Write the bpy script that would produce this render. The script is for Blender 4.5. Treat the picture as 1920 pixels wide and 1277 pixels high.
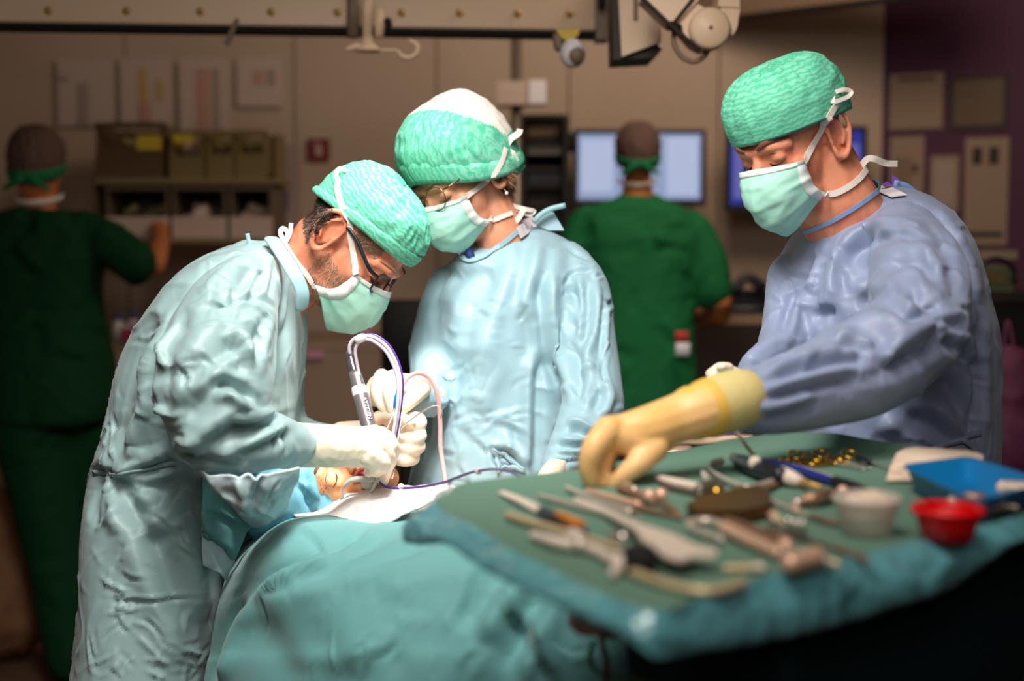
import bpy, bmesh, math, random
import numpy as np
from mathutils import Vector, Matrix
from mathutils.bvhtree import BVHTree
random.seed(7); RNG = np.random.default_rng(7)
SC = bpy.context.scene
for _o in list(bpy.data.objects): bpy.data.objects.remove(_o)
COL = SC.collection
# ------------------------------------------------------------------ camera, light, exposure
FPX = 1920*50/36; CAMH = 1.42; PITCH = math.atan(198.5/FPX)
cam = bpy.data.cameras.new('camera'); co = bpy.data.objects.new('camera', cam); COL.objects.link(co)
co.location = (0, 0, CAMH); co.rotation_euler = (math.pi/2-PITCH, 0, 0)
cam.lens = 50; cam.sensor_width = 36; cam.clip_start = .05; cam.clip_end = 60
cam.dof.use_dof = True; cam.dof.focus_distance = 2.28; cam.dof.aperture_fstop = 2.0
SC.camera = co
SC.view_settings.view_transform = 'Standard'; SC.view_settings.look = 'None'
SC.view_settings.gamma = 1; SC.view_settings.exposure = 0.0; SC.view_settings.use_curve_mapping = False
SC.cycles.use_denoising = True
SC.cycles.max_bounces = 6; SC.cycles.diffuse_bounces = 3; SC.cycles.glossy_bounces = 3
SC.cycles.transmission_bounces = 5; SC.cycles.transparent_max_bounces = 8; SC.cycles.sample_clamp_indirect = 6
wd = bpy.data.worlds.new('world'); SC.world = wd; wd.use_nodes = True
wd.node_tree.nodes['Background'].inputs[0].default_value = (.95, .9, .85, 1)
wd.node_tree.nodes['Background'].inputs[1].default_value = .03
def light(kind, name, loc, aim, power, col, size=None, **kw):
    l = bpy.data.lights.new(name, kind); o = bpy.data.objects.new(name, l); COL.objects.link(o)
    o.location = loc; l.energy = power; l.color = col
    o.rotation_euler = (Vector(aim)-Vector(loc)).to_track_quat('-Z', 'Y').to_euler()
    if kind == 'AREA': l.shape = 'DISK'; l.size = size
    for k, v in kw.items(): setattr(l, k, v)
    return o
# the operating lamp over the patient, a second satellite lamp, two added fill lights, and a dim warm ceiling panel
light('SPOT', 'operating_lamp', (.06, 2.16, 2.72), (-.27, 2.34, 1.05), 300, (1, .97, .93), spot_size=math.radians(20), spot_blend=.8, shadow_soft_size=.16)
light('SPOT', 'satellite_lamp', (-.2, 1.3, 2.6), (-.12, 2.4, 1.2), 178, (1, .96, .9), spot_size=math.radians(80), spot_blend=1., shadow_soft_size=.3)
light('AREA', 'tray_fill_light', (-.1, .75, 2.4), (.2, 1.3, 1.13), 11, (1, .93, .84), .5)  # unseen fill light, added to brighten the front left of the tray
light('AREA', 'front_fill_light', (.1, -.5, 2.6), (.15, 2., 1.1), 17, (1, .92, .82), 1.5)  # unseen frontal fill, added above the camera to lift camera-facing surfaces
light('AREA', 'ceiling_panel', (.7, 3.7, 2.8), (.5, 5.4, 1.9), 23, (1, .80, .62), .9)
# ------------------------------------------------------------------ pixel <-> world helpers (photo pixels, depth along the axis)
CC = np.array([0, 0, CAMH]); AR = np.array([1., 0, 0])
AF = np.array([0, math.cos(PITCH), -math.sin(PITCH)]); AU = np.array([0, math.sin(PITCH), math.cos(PITCH)])
def W(px, py, d): return CC + d*(AF+(px-960)/FPX*AR+(638.5-py)/FPX*AU)
def PX(P):
    q = np.asarray(P)-CC; d = q@AF
    return 960+FPX*(q@AR)/d, 638.5-FPX*(q@AU)/d, d
def onz(px, py, z):
    k = AF+(px-960)/FPX*AR+(638.5-py)/FPX*AU
    return CC+k*((z-CAMH)/k[2])
def S(d): return d/FPX
def lin(c): return tuple(((v/255/12.92) if v <= 10 else ((v/255+.055)/1.055)**2.4) for v in c)
# ------------------------------------------------------------------ materials
def mat(name, col, rough=.6, metal=0., spec=.5, bump=None, var=None, emit=None, trans=0., alpha=1., sss=0., sheen=0., ior=1.45, aniso=None):
    """col sRGB 0-255; bump=(scale, strength, dist, type); var=(scale, colour2, lo, hi)"""
    m = bpy.data.materials.new(name); m.use_nodes = True; nt = m.node_tree; b = nt.nodes['Principled BSDF']; L = nt.links.new
    b.inputs['Base Color'].default_value = (*lin(col), 1); b.inputs['Roughness'].default_value = rough
    b.inputs['Metallic'].default_value = metal; b.inputs['Specular IOR Level'].default_value = spec; b.inputs['IOR'].default_value = ior
    b.inputs['Transmission Weight'].default_value = trans; b.inputs['Alpha'].default_value = alpha
    if sss:
        b.inputs['Subsurface Weight'].default_value = sss; b.inputs['Subsurface Radius'].default_value = (1, .35, .18); b.inputs['Subsurface Scale'].default_value = .012
    if sheen: b.inputs['Sheen Weight'].default_value = sheen
    tc = nt.nodes.new('ShaderNodeTexCoord')
    if var:
        n = nt.nodes.new('ShaderNodeTexNoise'); n.inputs['Scale'].default_value = var[0]; n.inputs['Detail'].default_value = 4
        L(tc.outputs['Object'], n.inputs['Vector'])
        r = nt.nodes.new('ShaderNodeMapRange'); r.inputs['From Min'].default_value = var[2]; r.inputs['From Max'].default_value = var[3]
        L(n.outputs['Fac'], r.inputs['Value'])
        x = nt.nodes.new('ShaderNodeMix'); x.data_type = 'RGBA'; x.inputs['A'].default_value = (*lin(col), 1); x.inputs['B'].default_value = (*lin(var[1]), 1)
        L(r.outputs['Result'], x.inputs['Factor']); L(x.outputs['Result'], b.inputs['Base Color'])
    if bump:
        n = nt.nodes.new('ShaderNodeTexNoise'); n.inputs['Scale'].default_value = bump[0]; n.inputs['Detail'].default_value = 3
        n.inputs['Distortion'].default_value = .4
        if len(bump) > 3: n.noise_type = bump[3]
        L(tc.outputs['Object'], n.inputs['Vector'])
        bp = nt.nodes.new('ShaderNodeBump'); bp.inputs['Strength'].default_value = bump[1]; bp.inputs['Distance'].default_value = bump[2]
        L(n.outputs['Fac'], bp.inputs['Height']); L(bp.outputs['Normal'], b.inputs['Normal'])
    if emit:
        b.inputs['Emission Color'].default_value = (*lin(emit[0]), 1); b.inputs['Emission Strength'].default_value = emit[1]
    return m
def wavy(name, c1, c2, axis='Z', scale=42, alpha=1.):
    m = mat(name, c1, .75, bump=(160, .25, .002)); nt = m.node_tree; L = nt.links.new; b = nt.nodes['Principled BSDF']
    b.inputs['Alpha'].default_value = alpha
    tc = nt.nodes.new('ShaderNodeTexCoord'); w = nt.nodes.new('ShaderNodeTexWave'); w.bands_direction = axis
    w.inputs['Scale'].default_value = scale; w.inputs['Distortion'].default_value = 5.5; w.inputs['Detail'].default_value = 1.5; w.inputs['Detail Scale'].default_value = 2.2
    L(tc.outputs['Object'], w.inputs['Vector'])
    x = nt.nodes.new('ShaderNodeMix'); x.data_type = 'RGBA'; x.inputs['A'].default_value = (*lin(c1), 1); x.inputs['B'].default_value = (*lin(c2), 1)
    L(w.outputs['Fac'], x.inputs['Factor']); L(x.outputs['Result'], b.inputs['Base Color'])
    return m
M = {}
M['skin_tan'] = mat('skin_tan', (232, 150, 116), .5, sss=.12, var=(28, (196, 98, 72), .45, .75), bump=(180, .25, .002))
M['skin_pale'] = mat('skin_pale', (226, 158, 124), .5, sss=.12, var=(22, (206, 126, 96), .45, .8), bump=(200, .15, .002))
M['skin_red'] = mat('skin_red', (230, 150, 116), .5, sss=.12, var=(24, (196, 98, 74), .45, .75), bump=(200, .15, .002))
M['skin_dark'] = mat('skin_dark', (196, 118, 68), .55, sss=.1)
M['skin_patient'] = mat('skin_patient', (238, 176, 124), .5, sss=.15, var=(30, (226, 130, 90), .45, .75), bump=(200, .2, .002))
M['gown_teal'] = mat('gown_teal', (146, 174, 176), .45, spec=.5, bump=(13, .45, .012, 'RIDGED_MULTIFRACTAL'), sheen=.15)
M['gown_pale'] = mat('gown_pale', (156, 190, 202), .45, spec=.5, bump=(11, .32, .012, 'RIDGED_MULTIFRACTAL'), sheen=.15)
M['gown_blue'] = mat('gown_blue', (138, 149, 180), .48, spec=.5, bump=(10, .22, .012, 'RIDGED_MULTIFRACTAL'), sheen=.15)
M['trim_teal'] = mat('trim_teal', (150, 192, 198), .5)
M['trim_blue'] = mat('trim_blue', (128, 158, 205), .5)
M['cap_green'] = wavy('cap_green', (72, 178, 140), (122, 200, 172), 'Z', 40)
M['cap_green_side'] = wavy('cap_green_side', (74, 178, 144), (120, 194, 168), 'X', 40)
M['cap_plain'] = mat('cap_plain', (62, 196, 150), .7, bump=(140, .2, .002))
M['cap_white'] = mat('cap_white', (226, 214, 204), .7, bump=(90, .3, .003))
M['mask_mint'] = mat('mask_mint', (172, 226, 208), .7, bump=(60, .25, .002), var=(18, (134, 212, 186), .5, .8))
M['mask_white'] = mat('mask_white', (226, 232, 228), .7)
M['ribbon'] = mat('ribbon', (232, 220, 210), .75)
M['tag_white'] = mat('tag_white', (228, 216, 220), .6)
M['hair_dark'] = mat('hair_dark', (62, 44, 34), .5)
M['hair_grey'] = mat('hair_grey', (150, 122, 96), .55)
M['hair_brown'] = mat('hair_brown', (128, 78, 44), .5)
M['brow'] = mat('brow', (112, 66, 46), .7)
M['lash'] = mat('lash', (58, 30, 24), .6)
M['lip'] = mat('lip', (190, 96, 84), .5)
M['black_plastic'] = mat('black_plastic', (26, 28, 36), .35)
M['black_matte'] = mat('black_matte', (16, 15, 15), .8)
M['lens'] = mat('lens', (255, 255, 255), .02, trans=1., ior=1.08, alpha=.35)
M['gold_wire'] = mat('gold_wire', (150, 118, 88), .25, 1.)
M['pearl'] = mat('pearl', (240, 236, 232), .15)
M['glove_cream'] = mat('glove_cream', (240, 222, 198), .45, bump=(60, .2, .003), sss=.05)
M['glove_yellow'] = mat('glove_yellow', (238, 190, 132), .42, bump=(50, .2, .003), var=(9, (236, 184, 104), .4, .7))
M['cuff_yellow'] = mat('cuff_yellow', (226, 180, 84), .45)
M['cuff_beige'] = mat('cuff_beige', (204, 186, 124), .7, bump=(120, .3, .002))
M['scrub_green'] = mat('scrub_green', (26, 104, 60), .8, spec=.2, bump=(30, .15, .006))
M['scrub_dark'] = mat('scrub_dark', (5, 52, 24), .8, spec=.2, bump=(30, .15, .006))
M['navy'] = mat('navy', (24, 52, 112), .7)
M['scrub_collar'] = mat('scrub_collar', (96, 168, 112), .7)
M['violet'] = mat('violet', (122, 70, 170), .6)
M['steel'] = mat('steel', (226, 216, 208), .24, .85)
M['steel_soft'] = mat('steel_soft', (222, 208, 196), .4, .55)
M['steel_dark'] = mat('steel_dark', (130, 120, 110), .4, .7)
M['steel_brown'] = mat('steel_brown', (160, 122, 98), .42, .6)
M['gold'] = mat('gold', (232, 178, 62), .22, 1.)
M['bone_grip'] = mat('bone_grip', (222, 204, 190), .5)
M['tan_rod'] = mat('tan_rod', (218, 194, 154), .4, .35)
M['orange_grip'] = mat('orange_grip', (206, 124, 40), .5)
M['blue_grip'] = mat('blue_grip', (30, 44, 128), .45)
M['bronze'] = mat('bronze', (96, 66, 34), .45, .6)
M['copper'] = mat('copper', (236, 190, 164), .3, .35)
M['drape_teal'] = mat('drape_teal', (96, 150, 150), .68, spec=.3, bump=(70, .1, .003), sheen=.2)
M['drape_green'] = mat('drape_green', (98, 130, 114), .75, spec=.2, bump=(120, .15, .002))
M['hem_teal'] = mat('hem_teal', (92, 154, 164), .16, spec=1., bump=(10, .9, .04))
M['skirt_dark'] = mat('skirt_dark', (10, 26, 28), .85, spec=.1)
M['drape_light'] = mat('drape_light', (196, 216, 222), .6, bump=(26, .3, .006, 'RIDGED_MULTIFRACTAL'))
M['drape_wrap'] = mat('drape_wrap', (110, 176, 196), .6, bump=(30, .3, .006, 'RIDGED_MULTIFRACTAL'))
M['towel'] = mat('towel', (226, 214, 212), .9, bump=(150, .4, .003))
M['gauze'] = mat('gauze', (232, 206, 184), .9, bump=(170, .5, .003))
M['blue_plastic'] = mat('blue_plastic', (14, 116, 178), .35)
M['red_plastic'] = mat('red_plastic', (228, 4, 10), .35)
M['clear_plastic'] = mat('clear_plastic', (226, 226, 220), .15, trans=.85, ior=1.1)
M['frost_plastic'] = mat('frost_plastic', (236, 222, 212), .4, alpha=.6)
M['clear_retractor'] = mat('clear_retractor', (240, 236, 230), .2, alpha=.75)
M['blood'] = mat('blood', (178, 30, 22), .3)
M['mouth'] = mat('mouth', (150, 26, 22), .3)
M['iodine'] = mat('iodine', (214, 112, 36), .4)
M['cable_violet'] = mat('cable_violet', (84, 50, 130), .4)
M['cable_grey'] = mat('cable_grey', (200, 190, 204), .3)
M['cable_red'] = mat('cable_red', (120, 20, 26), .5)
M['cable_green'] = mat('cable_green', (74, 150, 40), .5)
M['tube_pink'] = mat('tube_pink', (238, 190, 186), .15, alpha=.6)
M['tube_blood'] = mat('tube_blood', (216, 92, 92), .2)
M['white_plastic'] = mat('white_plastic', (228, 222, 226), .35)
M['handpiece'] = mat('handpiece', (150, 138, 144), .3, .7)
M['handpiece_dark'] = mat('handpiece_dark', (104, 96, 104), .3, .7)
M['wall'] = mat('wall', (190, 168, 150), .7, var=(1.5, (180, 156, 134), .35, .7))
M['wall_purple'] = mat('wall_purple', (78, 36, 66), .7)
M['ceiling'] = mat('ceiling', (196, 178, 160), .8)
M['floor'] = mat('floor', (112, 84, 64), .5, var=(3, (98, 74, 58), .35, .7))
M['beige'] = mat('beige', (236, 202, 170), .45)
M['beige_dark'] = mat('beige_dark', (128, 106, 86), .5)
M['dark_metal'] = mat('dark_metal', (36, 30, 27), .5, .3)
M['brass'] = mat('brass', (186, 142, 76), .4, .5)
M['yellow'] = mat('yellow', (212, 186, 60), .5)
M['yellow_lamp'] = mat('yellow_lamp', (206, 170, 26), .5)
M['paper'] = mat('paper', (196, 174, 162), .8)
M['paper_dim'] = mat('paper_dim', (150, 128, 110), .8)
M['print_grey'] = mat('print_grey', (164, 144, 136), .8)
M['print_yellow'] = mat('print_yellow', (186, 158, 104), .8)
M['print_pink'] = mat('print_pink', (190, 144, 128), .8)
M['print_red'] = mat('print_red', (190, 60, 60), .8)
M['print_blue'] = mat('print_blue', (70, 74, 130), .8)
M['print_black'] = mat('print_black', (54, 44, 40), .8)
M['sign_red'] = mat('sign_red', (124, 40, 40), .6)
M['bin_olive'] = mat('bin_olive', (122, 106, 62), .5)
M['bin_brown'] = mat('bin_brown', (92, 70, 46), .5)
M['bin_grey'] = mat('bin_grey', (96, 82, 66), .5)
M['shelf'] = mat('shelf', (132, 114, 78), .5)
M['packet'] = mat('packet', (206, 182, 166), .6)
M['packet_green'] = mat('packet_green', (150, 140, 96), .6)
M['screen'] = mat('screen', (20, 24, 40), .3, emit=((176, 192, 232), .62))
M['screen_blue'] = mat('screen_blue', (10, 10, 30), .3, emit=((70, 76, 190), .45))
M['screen_white'] = mat('screen_white', (20, 24, 40), .3, emit=((200, 212, 246), .72))
M['screen_dim'] = mat('screen_dim', (10, 10, 30), .3, emit=((128, 130, 226), .5))
M['cabinet'] = mat('cabinet', (150, 124, 104), .6)
M['cabinet_dark'] = mat('cabinet_dark', (44, 32, 26), .6)
M['pink'] = mat('pink', (196, 140, 160), .6)
M['magenta'] = mat('magenta', (170, 40, 90), .6)
M['bag_brown'] = mat('bag_brown', (128, 88, 60), .8, bump=(12, .5, .03))
M['bag_purple'] = mat('bag_purple', (92, 36, 66), .7, bump=(12, .3, .02))
M['machine_green'] = mat('machine_green', (92, 104, 74), .6)
M['shoe'] = mat('shoe', (22, 16, 14), .6)
M['bouffant'] = mat('bouffant', (88, 66, 58), .8, bump=(40, .4, .006))
M['headband_green'] = mat('headband_green', (10, 112, 66), .8)
M['speck'] = mat('speck', (90, 40, 30), .7)
# ------------------------------------------------------------------ mesh tools
def link(name, V, F, m, parent=None, smooth=True, mats=None, fm=None):
    me = bpy.data.meshes.new(name)
    V = np.asarray(V, dtype=np.float64)
    if isinstance(F, np.ndarray): F = F.tolist()
    me.from_pydata(V.tolist(), [], F); me.update()
    if smooth: me.polygons.foreach_set('use_smooth', [True]*len(me.polygons))
    for q in ([m] if mats is None else mats): me.materials.append(M[q] if isinstance(q, str) else q)
    if fm is not None: me.polygons.foreach_set('material_index', np.asarray(fm, dtype=np.int32))
    o = bpy.data.objects.new(name, me); COL.objects.link(o)
    if parent is not None: setparent(o, parent)
    return o
LOCS = {}
def wloc(o): return LOCS.get(o.name, Vector((0, 0, 0)))
def setparent(o, p):
    """parent keeping world coordinates; every origin here is a pure translation"""
    w = wloc(o); o.parent = p
    if p.name in FRAMES: o.matrix_basis = FRAMES[p.name].inverted() @ Matrix.Translation(w)
    else: o.location = w-wloc(p)
def place(o, loc):
    LOCS[o.name] = Vector(loc); o.location = Vector(loc)-(wloc(o.parent) if o.parent else Vector((0, 0, 0)))
def tag(o, label=None, cat=None, group=None, kind=None):
    for k, v in (('label', label), ('category', cat), ('group', group), ('kind', kind)):
        if v: o[k] = v
    return o
def thing(name, label, cat, loc=(0, 0, 0), group=None):
    o = bpy.data.objects.new(name, None); COL.objects.link(o); o.empty_display_size = .05
    place(o, tuple(loc)); return tag(o, label, cat, group)
def nrm(v): v = np.asarray(v, float); return v/max(np.linalg.norm(v), 1e-12)
def spline(P, n):
    P = np.asarray(P, float)
    if len(P) < 3:
        t = np.linspace(0, 1, n)[:, None]; return P[0]*(1-t)+P[-1]*t
    Q = np.vstack([2*P[0]-P[1], P, 2*P[-1]-P[-2]]); out = []
    L = np.r_[0, np.cumsum(np.linalg.norm(np.diff(P[:, :3], axis=0), axis=1))]
    for s in np.linspace(0, L[-1], n):
        i = min(max(np.searchsorted(L, s, side='right')-1, 0), len(P)-2); t = (s-L[i])/max(L[i+1]-L[i], 1e-9)
        a, b, c, d = Q[i], Q[i+1], Q[i+2], Q[i+3]
        out.append(.5*((2*b)+(-a+c)*t+(2*a-5*b+4*c-d)*t*t+(-a+3*b-3*c+d)*t**3))
    return np.array(out)
class MB:
    def __init__(s): s.V = []; s.F = []; s.n = 0; s.fm = []
    def add(s, V, F, mi=0):
        s.V.append(np.asarray(V, float)); s.F += [[i+s.n for i in f] for f in F]; s.fm += [mi]*len(F); s.n += len(V); return s
    def verts(s): return np.vstack(s.V)
    def tube(s, P, r, seg=10, flat=None, up=None, rnd=True, mi=0, n=None):
        """tapered tube; flat=(a,b) scales the section along its two axes"""
        P = np.asarray(P, float); r = np.broadcast_to(np.asarray(r, float), (len(P),)).copy()
        if n:
            Q = spline(np.c_[P, r], n); P, r = Q[:, :3], np.maximum(Q[:, 3], 1e-5)
        T = np.gradient(P, axis=0); T = T/np.maximum(np.linalg.norm(T, axis=1), 1e-12)[:, None]
        a = np.asarray(up, float) if up is not None else (np.array([0, 0, 1.]) if abs(T[0][2]) < .9 else np.array([0, 1., 0]))
        A = []
        for t in T:
            a = a-t*(a@t)
            a = nrm(a) if np.linalg.norm(a) > 1e-6 else nrm(np.cross(t, [1, .3, .2])); A.append(a)
        fl = flat or (1, 1); th = np.linspace(0, 2*math.pi, seg, endpoint=False)
        R = []
        rows = list(zip(P, T, A, r))
        if rnd:
            p, t, a, q = rows[0]; rows = [(p-t*q*.85, t, a, q*.45), (p-t*q*.5, t, a, q*.85)]+rows
            p, t, a, q = rows[-1]; rows = rows+[(p+t*q*.5, t, a, q*.85), (p+t*q*.85, t, a, q*.45)]
        for p, t, a, q in rows:
            b = np.cross(t, a); R.append(p+q*(fl[0]*np.cos(th)[:, None]*a+fl[1]*np.sin(th)[:, None]*b))
        return s.rings(R, mi=mi)
    def rings(s, R, cap=True, mi=0):
        n = len(R[0]); V = np.vstack(R); F = []
        for i in range(len(R)-1):
            for j in range(n):
                k = (j+1) % n; F.append([i*n+j, i*n+k, (i+1)*n+k, (i+1)*n+j])
        if cap:
            F.append(list(range(n))[::-1]); F.append([(len(R)-1)*n+j for j in range(n)])
        return s.add(V, F, mi)
    def ell(s, c, r, rot=None, seg=20, mi=0):
        R = np.asarray(rot) if rot is not None else np.eye(3); rings = []
        for a in np.linspace(-math.pi/2+.12, math.pi/2-.12, max(8, seg//2)):
            th = np.linspace(0, 2*math.pi, seg, endpoint=False)
            p = np.c_[np.cos(a)*np.cos(th)*r[0], np.cos(a)*np.sin(th)*r[1], np.full(seg, np.sin(a)*r[2])]
            rings.append(np.asarray(c)+p@R.T)
        return s.rings(rings, mi=mi)
    def box(s, c, h, rot=None, bev=0., mi=0):
        """box centre, half sizes, rotation; bev chamfers the rim along z"""
        R = np.asarray(rot) if rot is not None else np.eye(3); h = np.asarray(h, float)
        if bev <= 0:
            V = np.array([[x, y, z] for x in (-1, 1) for y in (-1, 1) for z in (-1, 1)])*h
            F = [[0, 1, 3, 2], [4, 6, 7, 5], [0, 4, 5, 1], [2, 3, 7, 6], [0, 2, 6, 4], [1, 5, 7, 3]]
            return s.add(np.asarray(c)+V@R.T, F, mi)
        b = min(bev, .45*h.min()); rings = []
        for z, k in ((-h[2], b), (-h[2]+b, 0), (h[2]-b, 0), (h[2], b)):
            x, y = h[0]-k, h[1]-k; q = b
            rings.append(np.asarray(c)+np.array([[x, -y+q, z], [x, y-q, z], [x-q, y, z], [-x+q, y, z], [-x, y-q, z], [-x, -y+q, z], [-x+q, -y, z], [x-q, -y, z]])@R.T)
        return s.rings(rings, mi=mi)
    def lathe(s, c, prof, seg=28, rot=None, mi=0, cap=False):
        R = np.asarray(rot) if rot is not None else np.eye(3); th = np.linspace(0, 2*math.pi, seg, endpoint=False)
        return s.rings([np.asarray(c)+np.c_[r*np.cos(th), r*np.sin(th), np.full(seg, z)]@R.T for r, z in prof], cap=cap, mi=mi)
    def ring(s, c, R_, r, rot=None, seg=24, k=8, sx=1., mi=0, arc=2*math.pi, a0=0):
        Q = np.asarray(rot) if rot is not None else np.eye(3); full = arc > 6.2
        th = np.linspace(a0, a0+arc, seg, endpoint=not full); ph = np.linspace(0, 2*math.pi, k, endpoint=False)
        V = []; 
        for t in th:
            for p in ph: V.append([(R_+r*math.cos(p))*math.cos(t)*sx, (R_+r*math.cos(p))*math.sin(t), r*math.sin(p)])
        n = len(th); F = [[i*k+j, ((i+1) % n)*k+j, ((i+1) % n)*k+(j+1) % k, i*k+(j+1) % k] for i in range(n if full else n-1) for j in range(k)]
        return s.add(np.asarray(c)+np.array(V)@Q.T, F, mi)
    def grid(s, G, thick=0., mi=0, closed_u=False):
        """G[nv][nu][3] sheet; thick>0 makes a solid"""
        G = np.asarray(G, float); nv, nu = G.shape[:2]
        du = np.gradient(G, axis=1); dv = np.gradient(G, axis=0); N = np.cross(du, dv); N /= np.maximum(np.linalg.norm(N, axis=2, keepdims=True), 1e-12)
        A = G.reshape(-1, 3); F = [[i*nu+j, i*nu+j+1, (i+1)*nu+j+1, (i+1)*nu+j] for i in range(nv-1) for j in range(nu-1)]
        if not thick: return s.add(A, F, mi)
        B = (G-N*thick).reshape(-1, 3); m = len(A); FF = F+[[m+q for q in f[::-1]] for f in F]
        bd = [(0, j) for j in range(nu)]+[(i, nu-1) for i in range(1, nv)]+[(nv-1, j) for j in range(nu-2, -1, -1)]+[(i, 0) for i in range(nv-2, 0, -1)]
        bd = [i*nu+j for i, j in bd]
        for a, b in zip(bd, bd[1:]+bd[:1]): FF.append([b, a, m+a, m+b])
        return s.add(np.vstack([A, B]), FF, mi)
    def to(s, name, m, parent=None, smooth=True, mats=None):
        return link(name, s.verts(), s.F, m, parent, smooth, mats, s.fm if mats else None)
def remesh(mb, vox):
    me = bpy.data.meshes.new('tmp'); me.from_pydata(mb.verts().tolist(), [], mb.F); me.update()
    bm = bmesh.new(); bm.from_mesh(me); bmesh.ops.recalc_face_normals(bm, faces=bm.faces); bm.to_mesh(me); bm.free()
    o = bpy.data.objects.new('tmp', me); COL.objects.link(o)
    md = o.modifiers.new('r', 'REMESH'); md.mode = 'VOXEL'; md.voxel_size = vox; md.adaptivity = 0
    dg = bpy.context.evaluated_depsgraph_get(); ev = o.evaluated_get(dg); m2 = ev.to_mesh()
    V = np.empty(len(m2.vertices)*3); m2.vertices.foreach_get('co', V); V = V.reshape(-1, 3)
    nl = len(m2.loops); li = np.empty(nl, np.int32); m2.loops.foreach_get('vertex_index', li)
    lt = np.empty(len(m2.polygons), np.int32); m2.polygons.foreach_get('loop_total', lt)
    ev.to_mesh_clear(); bpy.data.objects.remove(o); bpy.data.meshes.remove(me)
    if (lt == 4).all(): F = li.reshape(-1, 4)
    else:
        st = np.r_[0, np.cumsum(lt)[:-1]]; F = np.array([li[a:a+4] if n == 4 else np.r_[li[a:a+3], li[a]] for a, n in zip(st, lt)])
    return V, F
def lap(V, F, it=4, lam=.5):
    E = np.vstack([F[:, [0, 1]], F[:, [1, 2]], F[:, [2, 3]], F[:, [3, 0]]]); n = len(V)
    deg = np.bincount(E.ravel(), minlength=n)[:, None]
    for _ in range(it):
        A = np.zeros_like(V)
        for c in range(3):
            A[:, c] = np.bincount(E[:, 0], weights=V[E[:, 1], c], minlength=n)+np.bincount(E[:, 1], weights=V[E[:, 0], c], minlength=n)
        V = V+lam*(A/np.maximum(deg, 1)-V)
    return V
def vnorm(V, F):
    n = np.cross(V[F[:, 2]]-V[F[:, 0]], V[F[:, 3]]-V[F[:, 1]]); N = np.zeros_like(V)
    for k in range(4):
        for c in range(3): N[:, c] += np.bincount(F[:, k], weights=n[:, c], minlength=len(V))
    return N/np.maximum(np.linalg.norm(N, axis=1), 1e-12)[:, None]
_G = RNG.normal(size=(512, 3)); _G /= np.linalg.norm(_G, axis=1)[:, None]
def perlin(P):
    i = np.floor(P).astype(np.int64); f = P-i; u = f*f*f*(f*(f*6-15)+10); out = 0
    for dx in (0, 1):
        for dy in (0, 1):
            for dz in (0, 1):
                h = ((i[:, 0]+dx)*73856093 ^ (i[:, 1]+dy)*19349663 ^ (i[:, 2]+dz)*83492791) & 511
                g = _G[h]; dd = (g*(f-[dx, dy, dz])).sum(1)
                w = (u[:, 0] if dx else 1-u[:, 0])*(u[:, 1] if dy else 1-u[:, 1])*(u[:, 2] if dz else 1-u[:, 2]); out = out+w*dd
    return out
def ridge(P): return 1-2.6*np.abs(perlin(P))
def crease(V, N, specs):
    """fold a cloth: each spec = (pixel polyline, half width px, height m, kind r/v/s) acts on the surface that faces the lens"""
    x, y, d = PX(V); fac = np.clip(-(N*(V-CC)).sum(1)/np.linalg.norm(V-CC, axis=1)*2.2, 0, 1); D = np.zeros(len(V))
    for pts, w, a, k in specs:
        P = spline(np.c_[np.array(pts, float), np.zeros(len(pts))], max(6, 5*len(pts)))[:, :2]
        lo, hi = P.min(0)-3*w, P.max(0)+3*w; ix = np.nonzero((x > lo[0]) & (x < hi[0]) & (y > lo[1]) & (y < hi[1]))[0]
        if not len(ix): continue
        q = np.c_[x[ix], y[ix]]; bd = np.full(len(ix), 1e9); bt = np.zeros(len(ix)); bs = np.zeros(len(ix)); n = len(P)-1
        for j in range(n):
            e = P[j+1]-P[j]; L2 = e@e+1e-9; t = np.clip((q-P[j])@e/L2, 0, 1); r = q-P[j]-t[:, None]*e; dd = (r*r).sum(1); m = dd < bd
            bd[m] = dd[m]; bt[m] = (j+t[m])/n; bs[m] = (e[0]*r[m, 1]-e[1]*r[m, 0])/math.sqrt(L2)
        tp = np.clip(np.sin(np.pi*np.clip(bt, .03, .97))*1.6, 0, 1); u = np.sqrt(bd)/w
        if k == 'r': v = np.exp(-u*u)
        elif k == 'v': v = -np.exp(-u*u)+.35*np.exp(-(u-1.8)**2)
        else: s_ = bs/w; v = -s_*np.exp(.5-.5*s_*s_)
        D[ix] += a*tp*v*fac[ix]
    return V+N*D[:, None]
def randcreases(n, box, L, w, a, seed, ang=None):
    r = np.random.default_rng(seed); out = []
    for _ in range(n):
        x, y = r.uniform(box[0], box[2]), r.uniform(box[1], box[3]); t = r.uniform(0, math.pi) if ang is None else r.normal(ang[0], ang[1]); l = r.uniform(.5, 1)*L
        c, s = math.cos(t)*l/2, math.sin(t)*l/2; b = r.uniform(-.25, .25)*l
        out.append(([(x-c, y-s), (x-s*b/l, y+c*b/l), (x+c, y+s)], w*r.uniform(.7, 1.5), a*r.uniform(.4, 1.2), r.choice(['r', 's', 'v', 's'])))
    return out
def rot_from(z, x=None):
    z = nrm(z); x = np.array([1., 0, 0]) if x is None else np.asarray(x, float)
    x = x-z*(x@z); x = nrm(x) if np.linalg.norm(x) > 1e-6 else nrm(np.cross(z, [0, 1, .1])); return np.stack([x, np.cross(z, x), z], 1)
def pp(*a):  # list of (px,py,d) -> world points
    return np.array([W(*q) for q in a])
def ptube(mb, a, seg=12, n=None, flat=None, up=None, rnd=True, mi=0):
    """a: (px,py,d,r_px)"""
    P = np.array([W(q[0], q[1], q[2]) for q in a]); r = np.array([q[3]*S(q[2]) for q in a]); return mb.tube(P, r, seg, flat, up, rnd, mi, n)
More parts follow.
